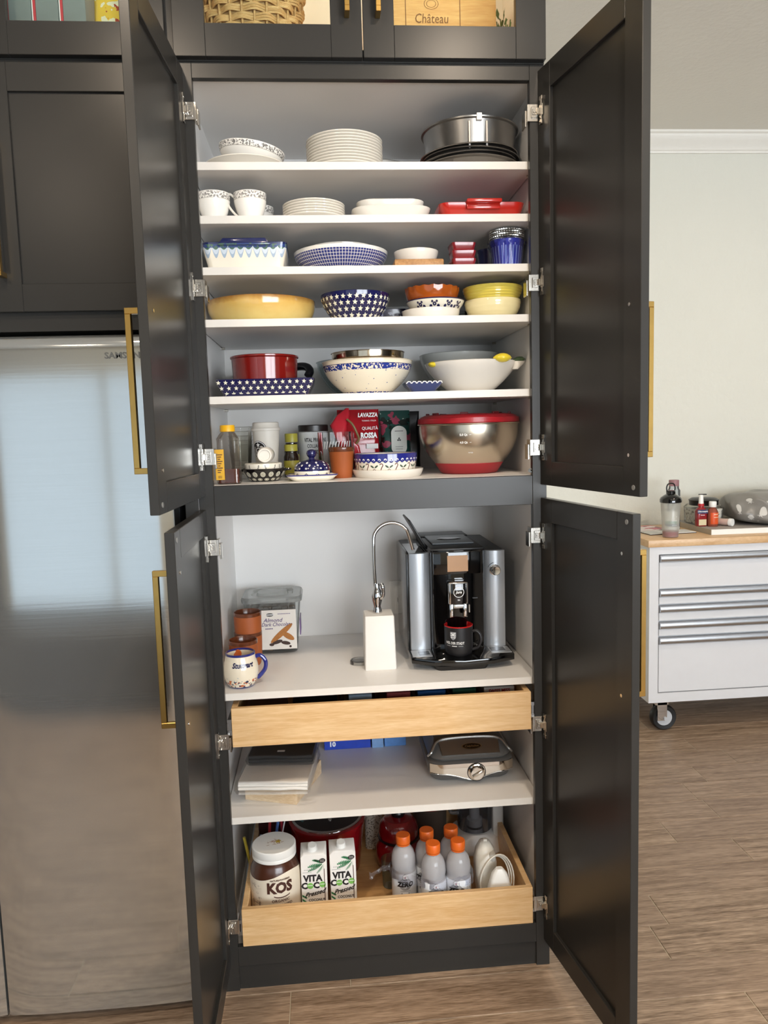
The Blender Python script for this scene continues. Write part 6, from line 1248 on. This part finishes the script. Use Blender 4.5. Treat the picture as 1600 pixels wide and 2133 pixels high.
obj('paper', Geo().box(-0.115, 0.135, -0.045, 0.06, 0.003, 0.006), M('pad_paper', 'd9d8d2', 0.7), t); obj('backing', Geo().box(-0.116, 0.136, -0.046, 0.061, 0, 0.003), M('pad_back', '2e2526', 0.6), t)
t = thing('magazine', 'folded magazine with pink print at left end of the wood top', 'magazine', (1.555, 1.880, z), 0.15)
obj('pages', Geo().box(-0.10, 0.07, -0.07, 0.07, 0, 0.010), M('magazine_pages', 'ddd6d0', 0.6), t); obj('cover', Geo().box(-0.10, 0.07, -0.07, 0.07, 0.010, 0.0115), PM('magazine_cover', 'e6dad6', [('c65a70', [('noise', 14, 0.52)]), ('7a2f38', [('noise', 26, 0.63)])], 0.3, 0), t)
t = thing('serving_board', 'large white-edged tray board carrying jars and the grey bag', 'tray', (1.772, 1.612, z))
obj('board', Geo().box(0, 0.78, 0, 0.42, 0, 0.0245), M('grey_board_top', '9a948e', 0.6, var=0.05), t, bevel=0.002)
obj('white_edge', Geo().box(-0.002, 0.782, -0.003, 0.0, 0, 0.026), mWhiteP, t)
obj('side_edge', Geo().box(-0.003, 0.0, 0, 0.42, 0, 0.026), M('board_side', 'b3a692', 0.6), t)
zt = z + 0.0252
t = thing('glass_canister', 'glass canister of patterned white pods with black lid', 'canister', (1.862, 1.870, zt))
obj('canister_wall', Geo().loft([(0, 0.072, 0.072, 0.03), (0.004, 0.078, 0.078, 0.032), (0.085, 0.082, 0.082, 0.034), (0.100, 0.074, 0.074, 0.04)], 7), MGLASS('canister_glass', 'f8faf9', 0.04, 0.04, refl=0.7), t)
obj('contents', Geo().loft([(0.004, 0.070, 0.070, 0.03), (0.080, 0.076, 0.076, 0.03)], 6), PM('patterned_pods', 'd9d2c8', [('7f766c', [('noise', 70, 0.58)])], 0.5, 0), t)
obj('lid', Geo().lathe([(0.066, 0.096), (0.072, 0.098), (0.072, 0.118), (0.076, 0.124), (0.060, 0.134), (0.02, 0.137), (0, 0.137)], 44), mBlack, t)
t = thing('pump_bottle', 'red and navy spray pump bottle in front of the canister', 'pump bottle', (1.7925, 1.762, zt))
obj('bottle_body', Geo().loft([(0, 0.024, 0.016, 0.008), (0.003, 0.026, 0.018, 0.009), (0.075, 0.027, 0.019, 0.011), (0.090, 0.022, 0.016, 0.012), (0.098, 0.013, 0.012, 0.011), (0.104, 0.013, 0.012, 0.011)], 6), M('red_bottle', '8c1c22', 0.2, coat=0.3), t)
obj('navy_label', Geo().box(-0.0268, 0.0268, -0.0198, -0.019, 0.066, 0.086), M('navy_label', '222a5a', 0.4), t)
obj('cream_label', Geo().box(-0.020, 0.020, -0.0198, -0.019, 0.006, 0.036), M('cream_label', 'd6c8a2', 0.4), t)
obj('lettering', front(text('Chloraseptic', 0.0105, 0.0003, 0.2), 0, -0.0199, 0.077).merge(front(lines(0.022, 0.003, 4), 0, -0.0195, 0.058)), mPrintW, t)
obj('collar', Geo().lathe([(0.0135, 0.102), (0.0150, 0.103), (0.0145, 0.116), (0, 0.116)], 24), mPrintR, t)
pu = obj('pump', Geo().lathe([(0.0125, 0.116), (0.0110, 0.150), (0.0095, 0.160), (0, 0.161)], 24), mWhiteP, t)
obj('black_pump', Geo().tube([(0.016, 0.03, 0.11), (0.016, 0.03, 0.158)], 0.006, 10).box(0.004, 0.042, 0.024, 0.036, 0.157, 0.162), mBlack, pu)
t = thing('medicine_bottle', 'clear bottle of orange liquid with white cap on the tray', 'bottle', (1.8460, 1.745, zt))
obj('bottle_wall', Geo().lathe([(0, 0), (0.025, 0), (0.027, 0.003), (0.027, 0.072), (0.020, 0.088), (0.014, 0.094), (0.014, 0.100), (0, 0.100)], 36), MGLASS('orange_liquid', 'f4b09a', 0.05, 0.5, 'e88a72'), t)
obj('orange_label', Geo().lathe([(0.0272, 0.012), (0.0275, 0.013), (0.0275, 0.070), (0.0272, 0.071)], 36, -2.4, -0.2), M('orange_label', 'd9531e', 0.45), t)
obj('lettering', oncyl(lines(0.028, 0.005, 5).moved((0, 0.018, 0)).merge(lines(0.026, 0.004, 6).moved((0, 0.003, 0))).merge(rect(-0.014, 0.012, -0.012, -0.009)).merge(rect(-0.014, 0.014, -0.020, -0.017)), 0.0275, -1.35, 0.044), M('pale_orange_ink', 'f4c9a8', 0.5), t)
obj('cap', Geo().lathe([(0.0170, 0.098), (0.0182, 0.100), (0.0182, 0.124), (0.0168, 0.1265), (0, 0.1265)], 36, mod=lambda a, r, q: (r + (0.0003*math.sin(30*a) if 0.099 < q < 0.125 else 0), q)), mWhiteP, t)
t = thing('pill_bottle', 'pale pill bottle lying on its side on the tray', 'pill bottle', (1.912, 1.735, zt + 0.0195), rot=(PI/2 - 0.0, 0, math.radians(35)))
obj('vial', Geo().lathe([(0, -0.045), (0.0155, -0.045), (0.017, -0.042), (0.017, 0.02), (0, 0.02)], 28), M('peach_vial', 'd5bdb2', 0.35), t); obj('cap', Geo().lathe([(0, 0.036), (0.0185, 0.036), (0.0195, 0.034), (0.0195, 0.018), (0, 0.018)], 28), mWhiteP, t)
# crumpled grey bag printed with pineapples
t = thing('grey_drawstring_bag', 'crumpled grey bag printed with white pineapples on the tray', 'bag', (2.235, 1.835, zt))
def sackf(u, v):
    a = 2*PI*u; ph = PI*v
    sx = math.copysign(abs(math.cos(a))**0.6, math.cos(a)); sy = math.copysign(abs(math.sin(a))**0.6, math.sin(a)); rr = abs(math.sin(ph))**0.45
    x, y, q = 0.262*sx*rr, 0.17*sy*rr, 0.078 - 0.077*math.copysign(abs(math.cos(ph))**0.6, math.cos(ph))
    nz = mnoise.noise((x*9, y*9, q*11)); n2 = mnoise.noise((x*22 + 5, y*22, q*16))
    k = min(1, q/0.03)
    x += k*(0.026*nz + 0.014*n2); y += k*(0.034*mnoise.noise((x*8 + 3, y*9, q*10)) + 0.010*n2); q += k*(0.012*mnoise.noise((x*7, y*9 + 2, 1)))
    rg = (1 - 2.2*abs(mnoise.noise((x*6 + 2, y*6, q*9 + 4)))); y -= k*0.016*rg*(1 if y < 0 else -1); q += k*0.008*rg
    d = math.exp(-((x + 0.10)**2/0.003 + (q - 0.0)**2/0.004))*(1 if y < 0 else 0)
    return (x, y - 0.045*d, max(0.001, q))
NU, NV = 96, 40; V_ = [sackf(i/NU, j/NV) for j in range(NV + 1) for i in range(NU)]
sk = obj('bag_cloth', Geo().add(V_, [(j*NU + i, j*NU + (i+1) % NU, (j+1)*NU + (i+1) % NU, (j+1)*NU + i) for j in range(NV) for i in range(NU)]), M('grey_satin', '827f7a', 0.32, var=0.05, vs=8), t, ang=80)
mPine = M('pineapple_print', 'c9c7c2', 0.4)
for uu, vv, rot_ in ((0.665, 0.50, 0.5), (0.70, 0.62, -0.6), (0.735, 0.42, 0.9), (0.615, 0.40, 0.2), (0.60, 0.66, -0.4), (0.64, 0.28, 0.3), (0.56, 0.52, 0.0), (0.78, 0.55, -0.2)):
    pg = ring(0.018, 0, 18, (0, 0), 0.72, 1.0).merge(poly([(-0.004, 0.017), (-0.014, 0.030), (-0.003, 0.024), (0, 0.036), (0.003, 0.024), (0.014, 0.030), (0.004, 0.017)]))
    pg = subdiv(pg.moved((0, 0, 0), (0, 0, rot_)), 1)
    def fn(a, b, c):
        p = Vector(sackf(uu + a/1.1, vv - b/0.42)); return (p.x, p.y - 0.0018, p.z + 0.0008)
    obj('pineapple', pg.mapped(fn), mPine, sk, ang=80)
obj('drawstring', Geo().tube(spline([(-0.125, -0.215, 0.020), (-0.105, -0.225, 0.008), (-0.085, -0.222, 0.006), (-0.08, -0.205, 0.012)], 5), 0.004, 7), mPrintG, t)
